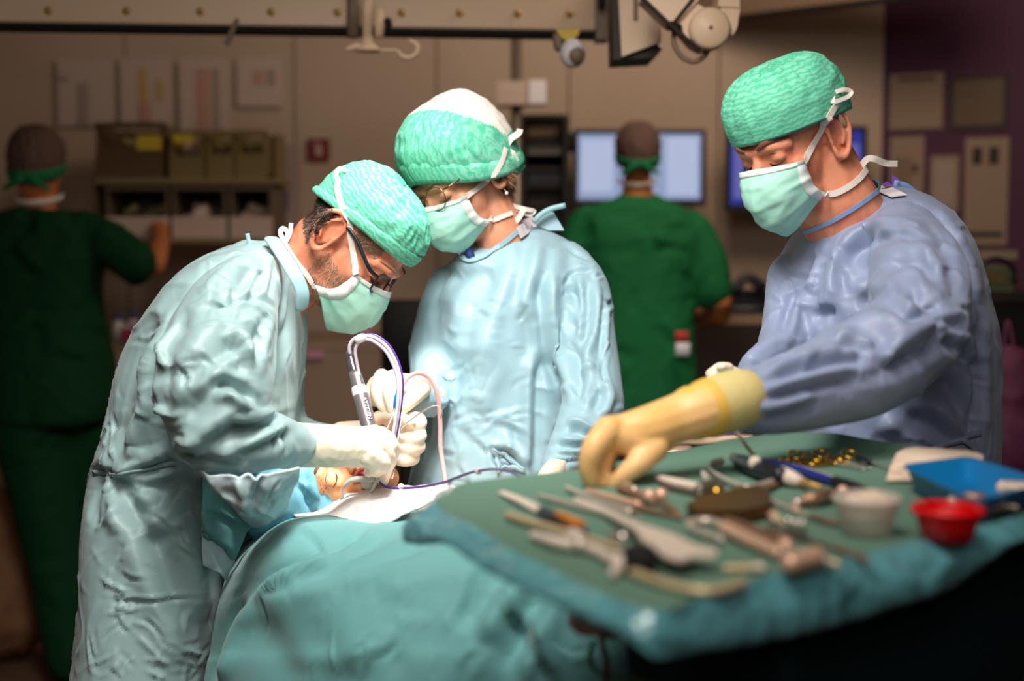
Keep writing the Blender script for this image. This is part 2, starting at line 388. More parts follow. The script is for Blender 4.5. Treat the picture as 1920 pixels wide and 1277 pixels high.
def ribbon(mb, P, N, w, th=.0012):
    P = np.asarray(P, float); N = np.asarray(N, float); T = np.gradient(P, axis=0); w = np.broadcast_to(w, (len(P),))
    R = []
    for p, t, n, ww in zip(P, T, N, w):
        b = nrm(np.cross(nrm(t), n)); n = nrm(np.cross(b, nrm(t))); R.append(np.array([p-b*ww/2-n*th, p+b*ww/2-n*th, p+b*ww/2+n*th, p-b*ww/2+n*th]))
    return mb.rings(R)
def pribbon(mb, a, wpx, n=16, th=.0012, nv=None):
    P = spline(pp(*a), n); N = np.array([nrm(CC-p) for p in P]) if nv is None else np.broadcast_to(nv, P.shape); return ribbon(mb, P, N, wpx*S(a[0][2]), th)
def bvh_of(*objs):
    V = []; F = []; n = 0
    for o in objs:
        w = FRAMES[o.name] if o.name in FRAMES else Matrix.Translation(wloc(o))
        V += [w@v.co for v in o.data.vertices]; F += [[i+n for i in p.vertices] for p in o.data.polygons]; n = len(V)
    return BVHTree.FromPolygons(V, F)
FRAMES = {}
def hit(b, px, py, off=.002):
    d = nrm(W(px, py, 1)-CC); l, n, i, q = b.ray_cast(Vector(CC), Vector(d))
    if l is None: return None
    n = np.array(n); n = n if n@d < 0 else -n; return np.array(l)+n*off, n
def draped_ribbon(mb, b, pts, wpx, d0, n=26, off=.0035, th=.0007):
    """ribbon laid on whatever stands there along a pixel path; samples past the surface keep the last depth"""
    Q = spline(np.array([(x, y, 0) for x, y in pts], float), n); P = []; N = []; d = d0
    for x, y, _ in Q:
        h = hit(b, x, y, off)
        if h is not None and abs(PX(h[0])[2]-d) < .09: P.append(h[0]); N.append(h[1]); d = PX(h[0])[2]
        else: P.append(W(x, y, d)); N.append(nrm(CC-P[-1]))
    P = np.array(P); N = np.array(N)
    for _ in range(3): P[1:-1] = (P[:-2]+2*P[1:-1]+P[2:])/4; N[1:-1] = (N[:-2]+2*N[1:-1]+N[2:])/4
    for i in range(len(P)):
        l, n_, _, dd = b.find_nearest(Vector(P[i]))
        if l is not None and dd < .03:
            n_ = np.array(n_); n_ = n_ if n_@N[i] > 0 else -n_; g = (P[i]-np.array(l))@n_
            if g < off: P[i] += n_*(off-g)
        x, y, dz = PX(P[i]); h = hit(b, float(x), float(y), off)
        if h is not None and PX(h[0])[2] < dz and dz-PX(h[0])[2] < .05: P[i] = h[0]
    return ribbon(mb, P, N, wpx*S(d0), th)
# ------------------------------------------------------------------ the room
def panel(mb, a, b, y0, y1, d, th=.02, mi=0):
    """upright board between photo columns a, b and rows y0, y1 at depth d"""
    P, Q = W(a, (y0+y1)/2, d), W(b, (y0+y1)/2, d); c = (P+Q)/2; t, u_ = W((a+b)/2, y0, d), W((a+b)/2, y1, d)
    return mb.box([c[0], c[1]+th/2, (t[2]+u_[2])/2], [(Q[0]-P[0])/2, th/2, (t[2]-u_[2])/2], mi=mi)
DW = 5.5; YW = float(W(960, 440, DW)[1])          # back wall
def wx(px): return (px-960)/FPX*DW
def struct(name, mb, m, parent=None):
    o = mb.to(name, m, parent, False)
    if parent is None: o['kind'] = 'structure'
    return o
struct('floor', MB().box([0, 3, -.05], [4.5, 3.4, .05]), 'floor')
struct('ceiling', MB().box([0, 3, 3.05], [4.5, 3.4, .05]), 'ceiling')
XP = wx(1652)
wb = struct('wall_back', MB().box([(-4+XP)/2, YW+.12, 1.5], [(XP+4)/2, .08, 1.5]), 'beige_dark')
e = [-4., wx(-260)]+[wx(p) for p in (240, 555, 820, 1066, 1345)]+[XP]
for a, b in zip(e[:-1], e[1:]):
    struct('wall_panel', MB().box([(a+b)/2, YW+.02, 1.55], [(b-a)/2-.003, .02, 1.45], bev=.0), 'wall', wb)
struct('baseboard_back', MB().box([(-4+XP)/2, YW-.01, .05], [(XP+4)/2, .012, .05]), 'beige_dark')
# the purple wall comes forward towards the lens on its far side
p0, p1 = np.array([XP, YW+.02, 0]), np.array([XP+1.75, YW-1.0, 0]); dv = nrm(p1-p0); WR = np.stack([dv, np.cross([0, 0, 1], dv), [0, 0, 1]], 1)
struct('wall_right', MB().box((p0+p1)/2+[0, 0, 1.5]+WR@[0, .05, 0], [np.linalg.norm(p1-p0)/2, .05, 1.5], WR), 'wall_purple')
struct('wall_left', MB().box([-3.1, 3, 1.5], [.06, 3.4, 1.5]), 'wall')
q0, q1 = W(1330, 40, 5.3), W(1730, -8, 4.75)
struct('trim_1', MB().tube([q0, (q0+q1)/2, q1], .012, 6), 'dark_metal')
q0 = q0+[0, 0, .14]; q1 = q1+[0, 0, .14]
struct('trim_2', MB().tube([q0, q1], .13, 4, flat=(1, .12)), 'beige_dark')
def onright(px, py):
    k = W(px, py, 1)-CC; n = WR[:, 1]; t = ((p0+WR@[0, -.006, 0]-CC)@n)/(k@n); return CC+k*t
# papers on the purple wall
def wall_sheet(x0, y0, x1, y1, m, label, rows):
    c = onright((x0+x1)/2, (y0+y1)/2); w = np.linalg.norm(onright(x1, (y0+y1)/2)-onright(x0, (y0+y1)/2)); h = abs(onright((x0+x1)/2, y0)[2]-onright((x0+x1)/2, y1)[2])
    t = thing('notice_sheet', label, 'notice', c, 'notices on the purple wall')
    MB().box(c, [w/2, .002, h/2], WR).to('sheet', m, t, False)
    for k, (u, v, a, b, mm) in enumerate(rows):
        MB().box(c+WR@[(u-.5)*w, -.003, (.5-v)*h], [a*w/2, .001, b*h/2], WR).to('print_block', mm, t, False)
wall_sheet(1668, 138, 1768, 242, 'paper_dim', 'pale square notice above the drawing, beside the wall corner on purple', [(.5, .1, .7, .05, 'print_black'), (.4, .45, .12, .5, 'cabinet'), (.7, .4, .1, .5, 'cabinet')])
wall_sheet(1780, 140, 1890, 244, 'cabinet_dark', 'dark framed square notice on the purple wall beside the pale one', [(.5, .5, .84, .82, 'bin_brown')])
wall_sheet(1668, 256, 1732, 408, 'paper_dim', 'dim drawing sheet below the pale square notice', [(.75, .4, .14, .1, 'print_black'), (.4, .5, .5, .5, 'beige_dark')])
wall_sheet(1744, 292, 1798, 398, 'paper_dim', 'narrow upright sheet hung lower, beside the drawing sheet', [(.5, .5, .7, .8, 'print_grey')])
wall_sheet(1808, 258, 1890, 460, 'paper_dim', 'tall notice with two dark blocks near its top on purple', [(.28, .17, .22, .16, 'print_black'), (.66, .17, .22, .16, 'print_black'), (.5, .9, .8, .05, 'print_black')])
# papers on the back wall
def dwall(py, off): return (YW-off)/(math.cos(PITCH)+(638.5-py)/FPX*math.sin(PITCH))
def back_sheet(x0, y0, x1, y1, label, rows):
    d = dwall(y0, .012); t = thing('duty_list', label, 'notice', W((x0+x1)/2, y1, d), 'paper lists on the back wall')
    panel(MB(), x0, x1, y0, y1, d, .004).to('sheet', 'paper', t, False)
    for a, b, c, e_, m in rows: panel(MB(), a, c, b, e_, d-.004, .002).to('print_block', m, t, False)
back_sheet(108, 112, 212, 236, 'pale wall list with a small red mark beside its heading', [(112, 116, 206, 127, 'print_grey'), (153, 130, 166, 147, 'print_red'), (108, 142, 128, 156, 'print_grey'), (148, 155, 166, 232, 'print_grey')])
back_sheet(226, 110, 322, 232, 'wall list with two yellow and pink columns above brown bin', [(228, 114, 316, 124, 'print_grey'), (258, 127, 276, 188, 'print_yellow'), (292, 150, 307, 188, 'print_yellow'), (264, 190, 284, 228, 'print_pink')])
back_sheet(336, 112, 430, 244, 'wall list with one long pink column', [(338, 114, 424, 124, 'print_grey'), (370, 128, 393, 240, 'print_pink'), (400, 128, 412, 240, 'print_grey')])
back_sheet(444, 110, 530, 200, 'short wall list with an orange square near its middle', [(446, 112, 520, 122, 'print_grey'), (474, 132, 494, 158, 'print_pink'), (500, 130, 516, 160, 'print_grey')])
t = thing('wall_poster', 'greyish violet poster with dark blue patches behind shelf end', 'poster', W(530, 440, dwall(300, .02)))
panel(MB(), 496, 562, 272, 440, dwall(300, .02), .006).to('sheet', 'print_grey', t, False)
for a, b, c, e_ in ((508, 316, 534, 342), (520, 358, 540, 396)): panel(MB(), a, c, b, e_, dwall(300, .028), .003).to('print_block', 'print_blue', t, False)
t = thing('fire_sign', 'small dark red square wall sign with white extinguisher symbol', 'sign', W(597, 300, dwall(265, .014)))
panel(MB(), 577, 618, 260, 301, dwall(265, .014), .006).to('plate', 'sign_red', t, False)
mb = MB(); panel(mb, 592, 603, 275, 292, dwall(265, .022), .003); panel(mb, 595, 600, 269, 276, dwall(265, .022), .003); panel(mb, 587, 597, 268, 271, dwall(265, .022), .003)
mb.to('symbol', 'paper', t, False)
# storage shelf and bins
DS = 5.15
t = thing('storage_shelf', 'olive metal wall shelf holding two rows of open bins', 'shelf', W(345, 455, DS))
for a, b, y0, y1, nm in ((176, 184, 335, 455, 'side_panel'), (516, 522, 250, 455, 'side_panel'), (178, 520, 334, 344, 'shelf_board'), (178, 520, 446, 456, 'shelf_board')):
    panel(MB(), a, b, y0, y1, DS-.18 if nm == 'shelf_board' else DS-.02, .34 if nm == 'shelf_board' else .16).to(nm, 'shelf', t, False)
panel(MB(), 180, 520, 300, 450, DS+.2, .012).to('back_panel', 'bin_grey', t, False)
def bin_(x0, x1, y0, y1, m, label, group, contents, note=None, front=.55, pale=None):
    d = DS-.14; t = thing('storage_bin', label, 'bin', W((x0+x1)/2, y1, d), group)
    P, Q = W(x0, y1, d), W(x1, y0, d); w = (Q[0]-P[0]); h = Q[2]-P[2]; c = np.array([(P[0]+Q[0])/2, P[1], P[2]]); mb = MB(); k = .006
    mb.box(c+[0, .14, k], [w/2, .14, k]); mb.box(c+[-w/2+k, .14, h/2], [k, .14, h/2]); mb.box(c+[w/2-k, .14, h/2], [k, .14, h/2])
    mb.box(c+[0, .28, h/2], [w/2, k, h/2]); mb.to('bin_shell', m, t, False)
    MB().box(c+[0, 0, h*front/2], [w/2, k, h*front/2]).to('bin_front', pale or m, t, False)
    MB().box(c+[0, .0, h], [w/2+.004, .009, .01]).to('rim', m, t, False)
    if note: panel(MB(), *note, d-.02, .006).to('paper_label', 'yellow', t, False)
    r = np.random.default_rng(int(x0))
    for i in range(contents[0]):
        s = r.uniform(.02, .034); mb = MB(); R = rot_from(r.normal(size=3)); mb.box(c+[r.uniform(-.36, .36)*w, .06+r.uniform(0, .1), h*front+r.uniform(-.015, .03)], [s, s*.7, s*.4], R, bev=.008)
        mb.to('packet', contents[1], t, False)
bin_(182, 308, 236, 334, 'bin_brown', 'taller brown bin with wide rim and a yellow label', 'bins on the upper shelf', (4, 'packet_green'), (256, 302, 254, 281), .6)
bin_(318, 384, 252, 334, 'bin_olive', 'olive bin with a small yellow label at its rim', 'bins on the upper shelf', (4, 'packet'), (324, 362, 252, 268), .5)
bin_(388, 440, 252, 334, 'bin_olive', 'plain olive bin in the middle of the upper row', 'bins on the upper shelf', (4, 'packet_green'))
bin_(443, 500, 250, 334, 'bin_olive', 'plain olive bin at the poster end of the upper row', 'bins on the upper shelf', (4, 'packet_green'))
bin_(200, 318, 352, 446, 'bin_grey', 'wide lower bin of clear packets with pale front, under brown bin', 'bins on the lower shelf', (8, 'packet_green'), None, .42, 'paper')
bin_(324, 426, 352, 446, 'bin_grey', 'middle lower bin of pinkish packets with pale front', 'bins on the lower shelf', (8, 'packet'), None, .42, 'paper')
bin_(432, 512, 352, 446, 'bin_grey', 'lower bin of white packets with pale front by the poster', 'bins on the lower shelf', (8, 'gauze'), None, .42, 'paper')
# ceiling rail with screws
def P3(x0, y0, d0, x1, y1, d1): return W(x0, y0, d0), W(x1, y1, d1)
a, b = P3(-60, 8, 3.5, 1122, 16, 3.66); R = rot_from([0, 0, 1], b-a)
t = thing('ceiling_rail', 'long beige overhead equipment rail with brass screws and dark underside', 'rail', (a+b)/2)
L_ = np.linalg.norm(b-a)/2
MB().box((a+b)/2, [L_, .05, .056], R, bev=.004).to('rail_body', 'beige', t, False)
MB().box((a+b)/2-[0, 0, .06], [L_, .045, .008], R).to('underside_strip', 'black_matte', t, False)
for sx in (92, 233, 367, 497, 620, 740, 850, 960, 1060):
    q = a+(b-a)*((sx+60)/1182)-[0, 0, .022]+R@[0, -.052, 0]; MB().lathe(q, [(0.0005, .004), (.008, .004), (.01, 0)], 10, rot_from([0, -1, 0])).to('screw', 'brass', t)
MB().box(W(435, 60, 3.52), [.006, .006, .035], rot_from([.45, .1, 1])).to('latch', 'beige_dark', t, False)
# hanging pole group
d = 3.4; t = thing('ceiling_pole', 'pale vertical double pole with a bell end and hanging hook', 'pole', W(690, 100, d))
mb = MB(); ptube(mb, [(662, -40, d, 12), (662, 70, d, 12)], 10, rnd=False); mb.to('pole', 'beige_dark', t)
mb = MB(); ptube(mb, [(689, -40, d-.05, 10), (689, 70, d-.05, 10)], 10, rnd=False); mb.to('pole', 'beige', t)
mb = MB(); ptube(mb, [(711, 18, d-.05, 9), (711, 68, d-.05, 9)], 10, rnd=False); mb.to('pole', 'beige', t)
mb = MB(); ptube(mb, [(727, 40, d, 8), (728, 46, d, 8)], 10); mb.to('end_knob', 'black_matte', t)
mb = MB(); mb.lathe(W(690, 92, d-.05), [(.001, .03), (.012, .03), (.016, .012), (.03, 0), (.03, -.006), (.001, -.006)], 16); mb.to('bell_end', 'beige', t)
mb = MB(); ptube(mb, [(690, 88, d-.05, 5), (668, 86, d-.06, 6), (652, 92, d-.06, 5)], 8); mb.to('handle', 'beige', t)
mb = MB(); ptube(mb, [(715, 94, d-.05, 3), (745, 95, d-.05, 3), (752, 104, d-.05, 5), (766, 108, d-.05, 5), (781, 100, d-.05, 5), (782, 85, d-.05, 5), (768, 76, d-.05, 4)], 8, n=26); mb.to('hook', 'beige', t)
# bracket, control box, lamp arm
t = thing('rail_bracket', 'beige upright bracket at the end of the overhead rail', 'bracket', W(1130, 70, 3.5))
panel(MB(), 1118, 1142, -40, 72, 3.55, .1).to('plate', 'beige_dark', t, False); panel(MB(), 1122, 1136, -10, 12, 3.5, .03).to('knob', 'black_matte', t, False)
d = 3.2; t = thing('ceiling_control_box', 'beige wedge shaped ceiling box with dark sloping underside', 'box', W(1200, 110, d))
def prism(mb, pts, d0, d1, mi=0):
    A = np.array([W(x, y, d0) for x, y in pts]); B = A+[0, d1-d0, 0]; return mb.rings([A, B], mi=mi)
prism(MB(), [(1158, -40), (1240, -40), (1240, 78), (1166, 106)], d, d+.16).to('box_body', 'beige', t, False)
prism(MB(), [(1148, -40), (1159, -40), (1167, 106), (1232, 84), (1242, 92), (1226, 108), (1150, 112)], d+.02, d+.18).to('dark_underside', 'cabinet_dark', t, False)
panel(MB(), 1188, 1196, -20, 36, d-.01, .012).to('slot', 'beige_dark', t, False)
d = 2.95; t = thing('lamp_arm', 'beige jointed ceiling arm with a round elbow cover and cable', 'arm', W(1325, 90, d))
prism(MB(), [(1222, -40), (1310, -40), (1310, 0), (1265, 48), (1255, 44), (1204, -4)], d, d+.09).to('upper_arm', 'beige', t, False)
mb = MB(); ptube(mb, [(1200, -8, d-.005, 4), (1258, 48, d-.005, 4), (1310, 92, d-.005, 4)], 8); mb.to('edge_trim', 'cabinet_dark', t)
mb = MB(); ptube(mb, [(1262, 44, d-.008, 3), (1300, -4, d-.008, 3)], 8); mb.to('edge_trim', 'cabinet_dark', t)
cpts = [(1268, 46), (1300, 2), (1320, 14), (1345, 18), (1372, 8), (1388, 14), (1382, 52), (1374, 66), (1362, 62)]
prism(MB(), cpts+[(1360, 72), (1340, 90), (1318, 92), (1300, 82)], d+.01, d+.1).to('elbow_body', 'beige', t, False)
c = W(1330, 54, d); mb = MB(); mb.lathe(c, [(.001, .02), (.036, .018), (.043, .01), (.043, -.03), (.001, -.03)], 36, rot_from([0, -1, 0])); mb.to('elbow_cover', 'beige', t)
mb = MB(); mb.lathe(c+[0, -.02, 0], [(.0005, .004), (.004, .003), (.004, 0)], 10, rot_from([0, -1, 0])); mb.to('cover_screw', 'beige_dark', t)
prism(MB(), [(1347, -40), (1387, -40), (1387, 14), (1347, 12)], d+.005, d+.09).to('stub', 'beige', t, False)
mb = MB(); ptube(mb, [(1258, 48, d, 9), (1272, 52, d, 8)], 8); mb.to('joint_pin', 'black_matte', t)
mb = MB(); ptube(mb, [(1264, 54, d+.03, 5), (1264, 82, d+.03, 5), (1278, 106, d+.03, 5), (1300, 116, d+.03, 5), (1320, 106, d+.03, 5), (1330, 88, d+.05, 5)], 8, n=24); mb.to('cable_loop', 'beige_dark', t)
# ceiling camera
d = 3.3; t = thing('ceiling_camera', 'small white ceiling camera on a yellow bracket below rail', 'camera', W(1070, 100, d))
prism(MB(), [(1042, 55), (1088, 55), (1084, 66), (1066, 78), (1052, 70)], d, d+.05).to('bracket', 'yellow_lamp', t, False)
mb = MB(); ptube(mb, [(1046, 70, d+.02, 11), (1048, 88, d+.02, 10)], 10); mb.to('knob', 'beige_dark', t)
mb = MB(); mb.ell(W(1074, 100, d), [.03, .03, .034]); mb.to('head', 'white_plastic', t)
mb = MB(); mb.lathe(W(1080, 106, d)+[0, -.02, 0], [(.001, .012), (.016, .012), (.02, 0)], 16, rot_from([.1, -1, -.2])); mb.to('camera_lens', 'beige_dark', t)
# drip pole with box
d = 4.7; t = thing('equipment_pole', 'grey vertical pole with a white box clamped near its top', 'pole', W(985, 640, d))
mb = MB(); ptube(mb, [(968, -60, d, 10), (968, 1235, d, 10)], 12, rnd=False); mb.to('pole', 'steel_dark', t)
panel(MB(), 932, 990, 152, 196, d-.05, .12).to('clamp_box', 'paper', t, False); panel(MB(), 992, 1024, 150, 194, d-.06, .1).to('box_cover', 'white_plastic', t, False)
# equipment tower
d = 4.95; t = thing('equipment_tower', 'dark equipment tower with stacked shelves behind the woman in pale gown', 'rack', W(1030, 900, d))
for a, b in ((978, 986), (1056, 1064)): panel(MB(), a, b, 220, 1200, d, .4).to('upright', 'dark_metal', t, False)
panel(MB(), 978, 1064, 220, 1200, d+.42, .02).to('back_panel', 'black_matte', t, False)
for y in (214, 262, 312, 345, 392, 440, 500, 560): panel(MB(), 980, 1062, y, y+8, d, .4).to('shelf_board', 'dark_metal', t, False)
for y0, y1, m in ((226, 256, 'bin_brown'), (272, 290, 'steel_dark'), (322, 343, 'black_plastic'), (360, 388, 'cabinet_dark'), (404, 438, 'black_plastic'), (452, 498, 'dark_metal')):
    panel(MB(), 990, 1052, y0, y1, d+.05, .3).to('device', m, t, False)
mb = MB(); mb.ell(W(1072, 268, d-.02), [.02, .03, .035]); mb.to('knob', 'black_matte', t)
# monitors
def monitor(x0, y0, x1, y1, d, label, scr, rows):
    t = thing('monitor', label, 'monitor', W((x0+x1)/2, y1, d))
    panel(MB(), x0-9, x1+9, y0-9, y1+12, d, .05).to('bezel', 'black_plastic', t, False)
    panel(MB(), x0, x1, y0, y1, d-.004, .006).to('display', scr, t, False)
    for a, b, c, e_, m in rows: panel(MB(), a, c, b, e_, d-.008, .003).to('display_window', m, t, False)
    panel(MB(), (x0+x1)/2-18, (x0+x1)/2+18, y1-60, y1-10, d+.05, .27).to('wall_mount', 'dark_metal', t, False)
monitor(1084, 252, 1314, 374, 5.2, 'bright pale blue monitor behind the green-scrubs person seen from behind', 'screen', [(1090, 262, 1150, 360, 'screen_white'), (1250, 258, 1308, 366, 'screen_white')])
monitor(1370, 246, 1616, 384, 5.2, 'dark blue monitor half hidden by the man in blue gown', 'screen_blue', [(1376, 262, 1396, 372, 'screen_dim'), (1590, 270, 1612, 372, 'screen_dim')])
# counters and background clutter
t = thing('wall_cupboard', 'brown base cupboard under the monitors', 'cupboard', W(1385, 900, 5.2))
panel(MB(), 1290, 1460, 590, 608, 5.0, .5).to('worktop', 'cabinet', t, False); panel(MB(), 1295, 1455, 608, 1110, 5.03, .45).to('body', 'cabinet_dark', t, False)
panel(MB(), 1300, 1452, 625, 632, 5.0, .03).to('handle_strip', 'cabinet', t, False)
t = thing('desk_phone', 'dark desk phone and handset on the brown cupboard', 'phone', W(1400, 590, 5.05))
mb = MB(); mb.box(W(1398, 572, 5.1), [.09, .08, .03], rot_from([0, -.4, 1]), bev=.01); mb.to('phone_base', 'black_plastic', t)
mb = MB(); ptube(mb, [(1375, 545, 5.05, 12), (1400, 520, 5.05, 9), (1428, 538, 5.05, 12)], 10, n=10); mb.to('handset', 'black_plastic', t)
t = thing('side_counter', 'brown counter along the wall between the two leaning surgeons', 'counter', W(650, 1100, 5.1))
panel(MB(), 180, 800, 640, 656, 4.95, .5).to('worktop', 'cabinet', t, False); panel(MB(), 185, 795, 656, 1130, 4.98, .45).to('body', 'cabinet', t, False)
for a, b in ((560, 680), (684, 795)): 
    panel(MB(), a, b, 662, 800, 4.96, .03).to('drawer', 'cabinet', t, False)
panel(MB(), 574, 606, 658, 672, 4.93, .02).to('drawer_tag', 'pink', t, False)
t = thing('folded_cloth', 'pink folded cloth leaning on the counter behind the bent surgeon', 'cloth', W(690, 640, 4.95))
prism(MB(), [(668, 640), (690, 642), (706, 590), (700, 560), (690, 575)], 4.95, 5.0).to('cloth', 'pink', t, False)
t = thing('black_chair', 'black office chair back beside the counter', 'chair', W(765, 1100, 4.3))
mb = MB(); mb.box(W(762, 630, 4.3), [.075, .035, .11], bev=.03); mb.to('backrest', 'black_matte', t)
mb = MB(); mb.box(W(762, 770, 4.25), [.09, .2, .035], bev=.02); mb.to('seat', 'black_matte', t)
mb = MB(); ptube(mb, [(762, 700, 4.36, 8), (762, 780, 4.36, 8)], 8); mb.to('back_support', 'dark_metal', t)
mb = MB(); q = W(762, 800, 4.3); mb.tube([q, [q[0], q[1], .08]], .025, 10); mb.to('column', 'dark_metal', t)
for k in range(5):
    a = k*1.257; mb = MB(); mb.tube([[q[0], q[1], .09], [q[0]+.2*math.cos(a), q[1]+.2*math.sin(a), .03]], .018, 8); mb.to('foot_arm', 'dark_metal', t)
for (x, y0, y1, r, m, cm, lab) in ((222, 585, 640, 8, 'white_plastic', 'print_blue', 'white bottle with dark blue cap on the counter'), (250, 582, 640, 9, 'white_plastic', 'print_blue', 'second white bottle with dark blue cap, beside magenta box')):
    t = thing('bottle', lab, 'bottle', W(x, y1, 4.95), 'bottles on the side counter'); s_ = S(4.95); c = W(x, y1, 5.05); h = (y1-y0)*s_
    MB().lathe(c, [(.001, 0), (r*s_*1.3, 0), (r*s_*1.3, h*.65), (r*s_*.6, h*.75), (.001, h*.75)], 14).to('body', m, t); MB().lathe(c+[0, 0, h*.74], [(r*s_*.8, 0), (r*s_*.8, h*.26), (.001, h*.26)], 12).to('cap', cm, t)
t = thing('supply_box', 'small magenta supply box beside the bottles', 'box', W(238, 642, 4.9))
panel(MB(), 228, 250, 610, 640, 4.93, .1).to('carton', 'magenta', t, False); panel(MB(), 230, 248, 610, 616, 4.925, .012).to('flap', 'white_plastic', t, False)
t = thing('linen_bag', 'brown laundry sack standing on the floor by the doorway', 'bag', W(25, 1235, 4.7))
mb = MB(); c = W(10, 1225, 4.75); c[2] = .22; mb.ell(c, [.19, .17, .2]); mb.ell(c+[-.04, .02, .2], [.15, .14, .16]); V, F = remesh(mb, .02); V = lap(V, F, 4); V += vnorm(V, F)*(ridge(V*9)*.016)[:, None]; V[:, 2] = np.maximum(V[:, 2], .004)
link('sack', V, F, 'bag_brown', t); mb = MB(); mb.ring(c+[-.04, .02, .33], .07, .014); mb.to('tie', 'beige_dark', t)
t = thing('wheeled_cart', 'dark cart with a green-grey machine by the purple wall', 'cart', W(1880, 1000, 3.9)); d = 3.9
panel(MB(), 1838, 1990, 548, 566, d, .4).to('top', 'cabinet_dark', t, False)
for x in (1842, 1980):
    panel(MB(), x, x+7, 566, 1330, d, .03).to('leg', 'black_matte', t, False)
panel(MB(), 1842, 1985, 566, 760, d+.02, .36).to('drawer_block', 'black_matte', t, False)
t = thing('monitoring_machine', 'green-grey medical machine with a handle on the dark cart', 'machine', W(1880, 548, 3.95))
panel(MB(), 1838, 1900, 500, 548, 3.95, .2).to('casing', 'machine_green', t, False)
mb = MB(); ptube(mb, [(1836, 530, 3.93, 5), (1842, 496, 3.93, 5), (1870, 486, 3.93, 5), (1898, 500, 3.93, 5), (1902, 530, 3.93, 5)], 8, n=16); mb.to('handle', 'dark_metal', t)
panel(MB(), 1848, 1888, 508, 530, 3.945, .01).to('machine_display', 'bin_olive', t, False)
panel(MB(), 1842, 1908, 470, 486, 4.1, .1).to('paper_tray', 'paper_dim', t, False)
t = thing('waste_bag', 'dark purple bag hanging from the cart by the purple wall', 'bag', W(1890, 880, 3.75))
mb = MB(); mb.ell(W(1895, 760, 3.75), [.075, .07, .16]); mb.ell(W(1895, 830, 3.75), [.085, .08, .13]); V, F = remesh(mb, .012); V = lap(V, F, 4); V += vnorm(V, F)*(ridge(V*14)*.006)[:, None]; link('bag_body', V, F, 'bag_purple', t)
mb = MB(); ptube(mb, [(1880, 680, 3.76, 4), (1890, 600, 3.78, 4), (1905, 680, 3.76, 4)], 8, n=12); mb.to('bag_strap', 'bag_purple', t)
# ------------------------------------------------------------------ people
def hframe(sgn, yaw, pt, rl):
    y, p, r = math.radians(yaw), math.radians(pt), math.radians(rl); fh = np.array([sgn*math.cos(y), -math.sin(y), 0]); z = np.array([0, 0, 1.])
    f = math.cos(p)*fh-math.sin(p)*z; u = math.sin(p)*fh+math.cos(p)*z; r0 = np.cross(f, u); u = math.cos(r)*u+math.sin(r)*r0
    return np.stack([np.cross(f, u), f, u], 1)
def fmatrix(R, o, s):
    m = Matrix.Identity(4)
    for i in range(3):
        for j in range(3): m[i][j] = float(R[i, j]*s)
        m[i][3] = float(o[i])
    return m
def linkh(name, mb, m, parent, fr, smooth=True, mats=None):
    """a part modelled in head space (x right, y nose, z crown)"""
    o = mb.to(name, m, None, smooth, mats) if isinstance(mb, MB) else link(name, mb[0], mb[1], m, None, smooth, mats)
    o.parent = parent; FRAMES[o.name] = fr
    o.matrix_basis = (FRAMES[parent.name].inverted() @ fr) if parent.name in FRAMES else Matrix.Translation(-wloc(parent)) @ fr
    return o
EAR = [(.004, -.006), (.004, .012), (-.002, .028), (-.014, .035), (-.026, .031), (-.034, .018), (-.034, .002), (-.029, -.013), (-.02, -.027), (-.009, -.034), (0, -.028), (.003, -.014)]
def head_mb(brow=1., nose=1., open_mouth=False, ear=1.):
    b = MB(); b.ell([0, -.012, .048], [.075, .097, .086], seg=32); b.ell([0, .034, .052], [.062, .05, .056], seg=24)
    b.ell([0, .028, -.012], [.063, .062, .085], seg=28); b.ell([0, .03, -.066], [.053, .058, .045], seg=24); b.ell([0, .072, -.092], [.025, .021, .021])
    b.ell([0, -.03, -.03], [.058, .06, .07], seg=24)
    for s in (-1, 1):
        b.ell([s*.042, .050, -.016], [.021, .021, .02]); b.tube([[s*.05, .062, .024], [s*.03, .083, .030], [s*.008, .085, .026]], [.010*brow, .0105*brow, .010*brow], 10)
        b.ell([s*.032, .0735, .009], [.0165, .0125, .0118]); b.ell([s*.03, .075, -.008], [.016, .008, .006])
        b.ell([s*.013, .098, -.026], [.0085, .010, .0085])
        # ear: helix rim, antihelix, concha wall, lobe, tragus
        def ep(y, z, o): return [s*(.0745+o+max(0, -y)*.26), y*ear-.012, z*ear]
        b.tube([ep(y, z, .002) for y, z in EAR], [.0046, .0048, .0050, .0052, .0052, .0048, .0044, .0042, .0054, .0066, .0058, .0046], 8, n=40)
        b.ell(ep(-.014, .003, -.0085), [.0045, .019*ear, .031*ear], rot_from([0, 0, 1], [1, s*.26, 0]))
        b.tube([ep(-.012, .026, .0015), ep(-.021, .014, .002), ep(-.022, -.002, .002), ep(-.014, -.016, .002)], .0032, 8, n=16)
        b.ell(ep(.0035, -.006, .002), [.004, .005, .008])
    b.tube([[0, .080, .022], [0, .094, .0], [0, .106, -.022]], [.0085*nose, .0098*nose, .0115*nose], 12, n=8); b.ell([0, .107, -.024], [.0125, .0125, .0115])
    if not open_mouth: b.ell([0, .090, -.052], [.024, .009, .007]); b.ell([0, .089, -.063], [.021, .009, .008])
    return b
def hair_tufts(name, m, V, N, mask, count, L, dirf, parent, seed=1, w=.0008):
    """many short strands growing from the marked skin"""
    r = np.random.default_rng(seed); ix = np.nonzero(mask)[0]; ix = r.choice(ix, min(count, len(ix)*3)); VV = []; FF = []; n = 0
    for i in ix:
        p = V[i]+r.normal(size=3)*.0012; n_ = N[i]; d = nrm(dirf(p)+n_*.5+r.normal(size=3)*.25); q = p+d*L*r.uniform(.6, 1.1); s = nrm(np.cross(d, n_))*w
        p = p-n_*.0006; VV += [p-s, p+s, q+n_*.0003]; FF.append([n, n+1, n+2]); n += 3
    o = link(name, VV, FF, m, parent, False); o['kind'] = 'stuff'; return o
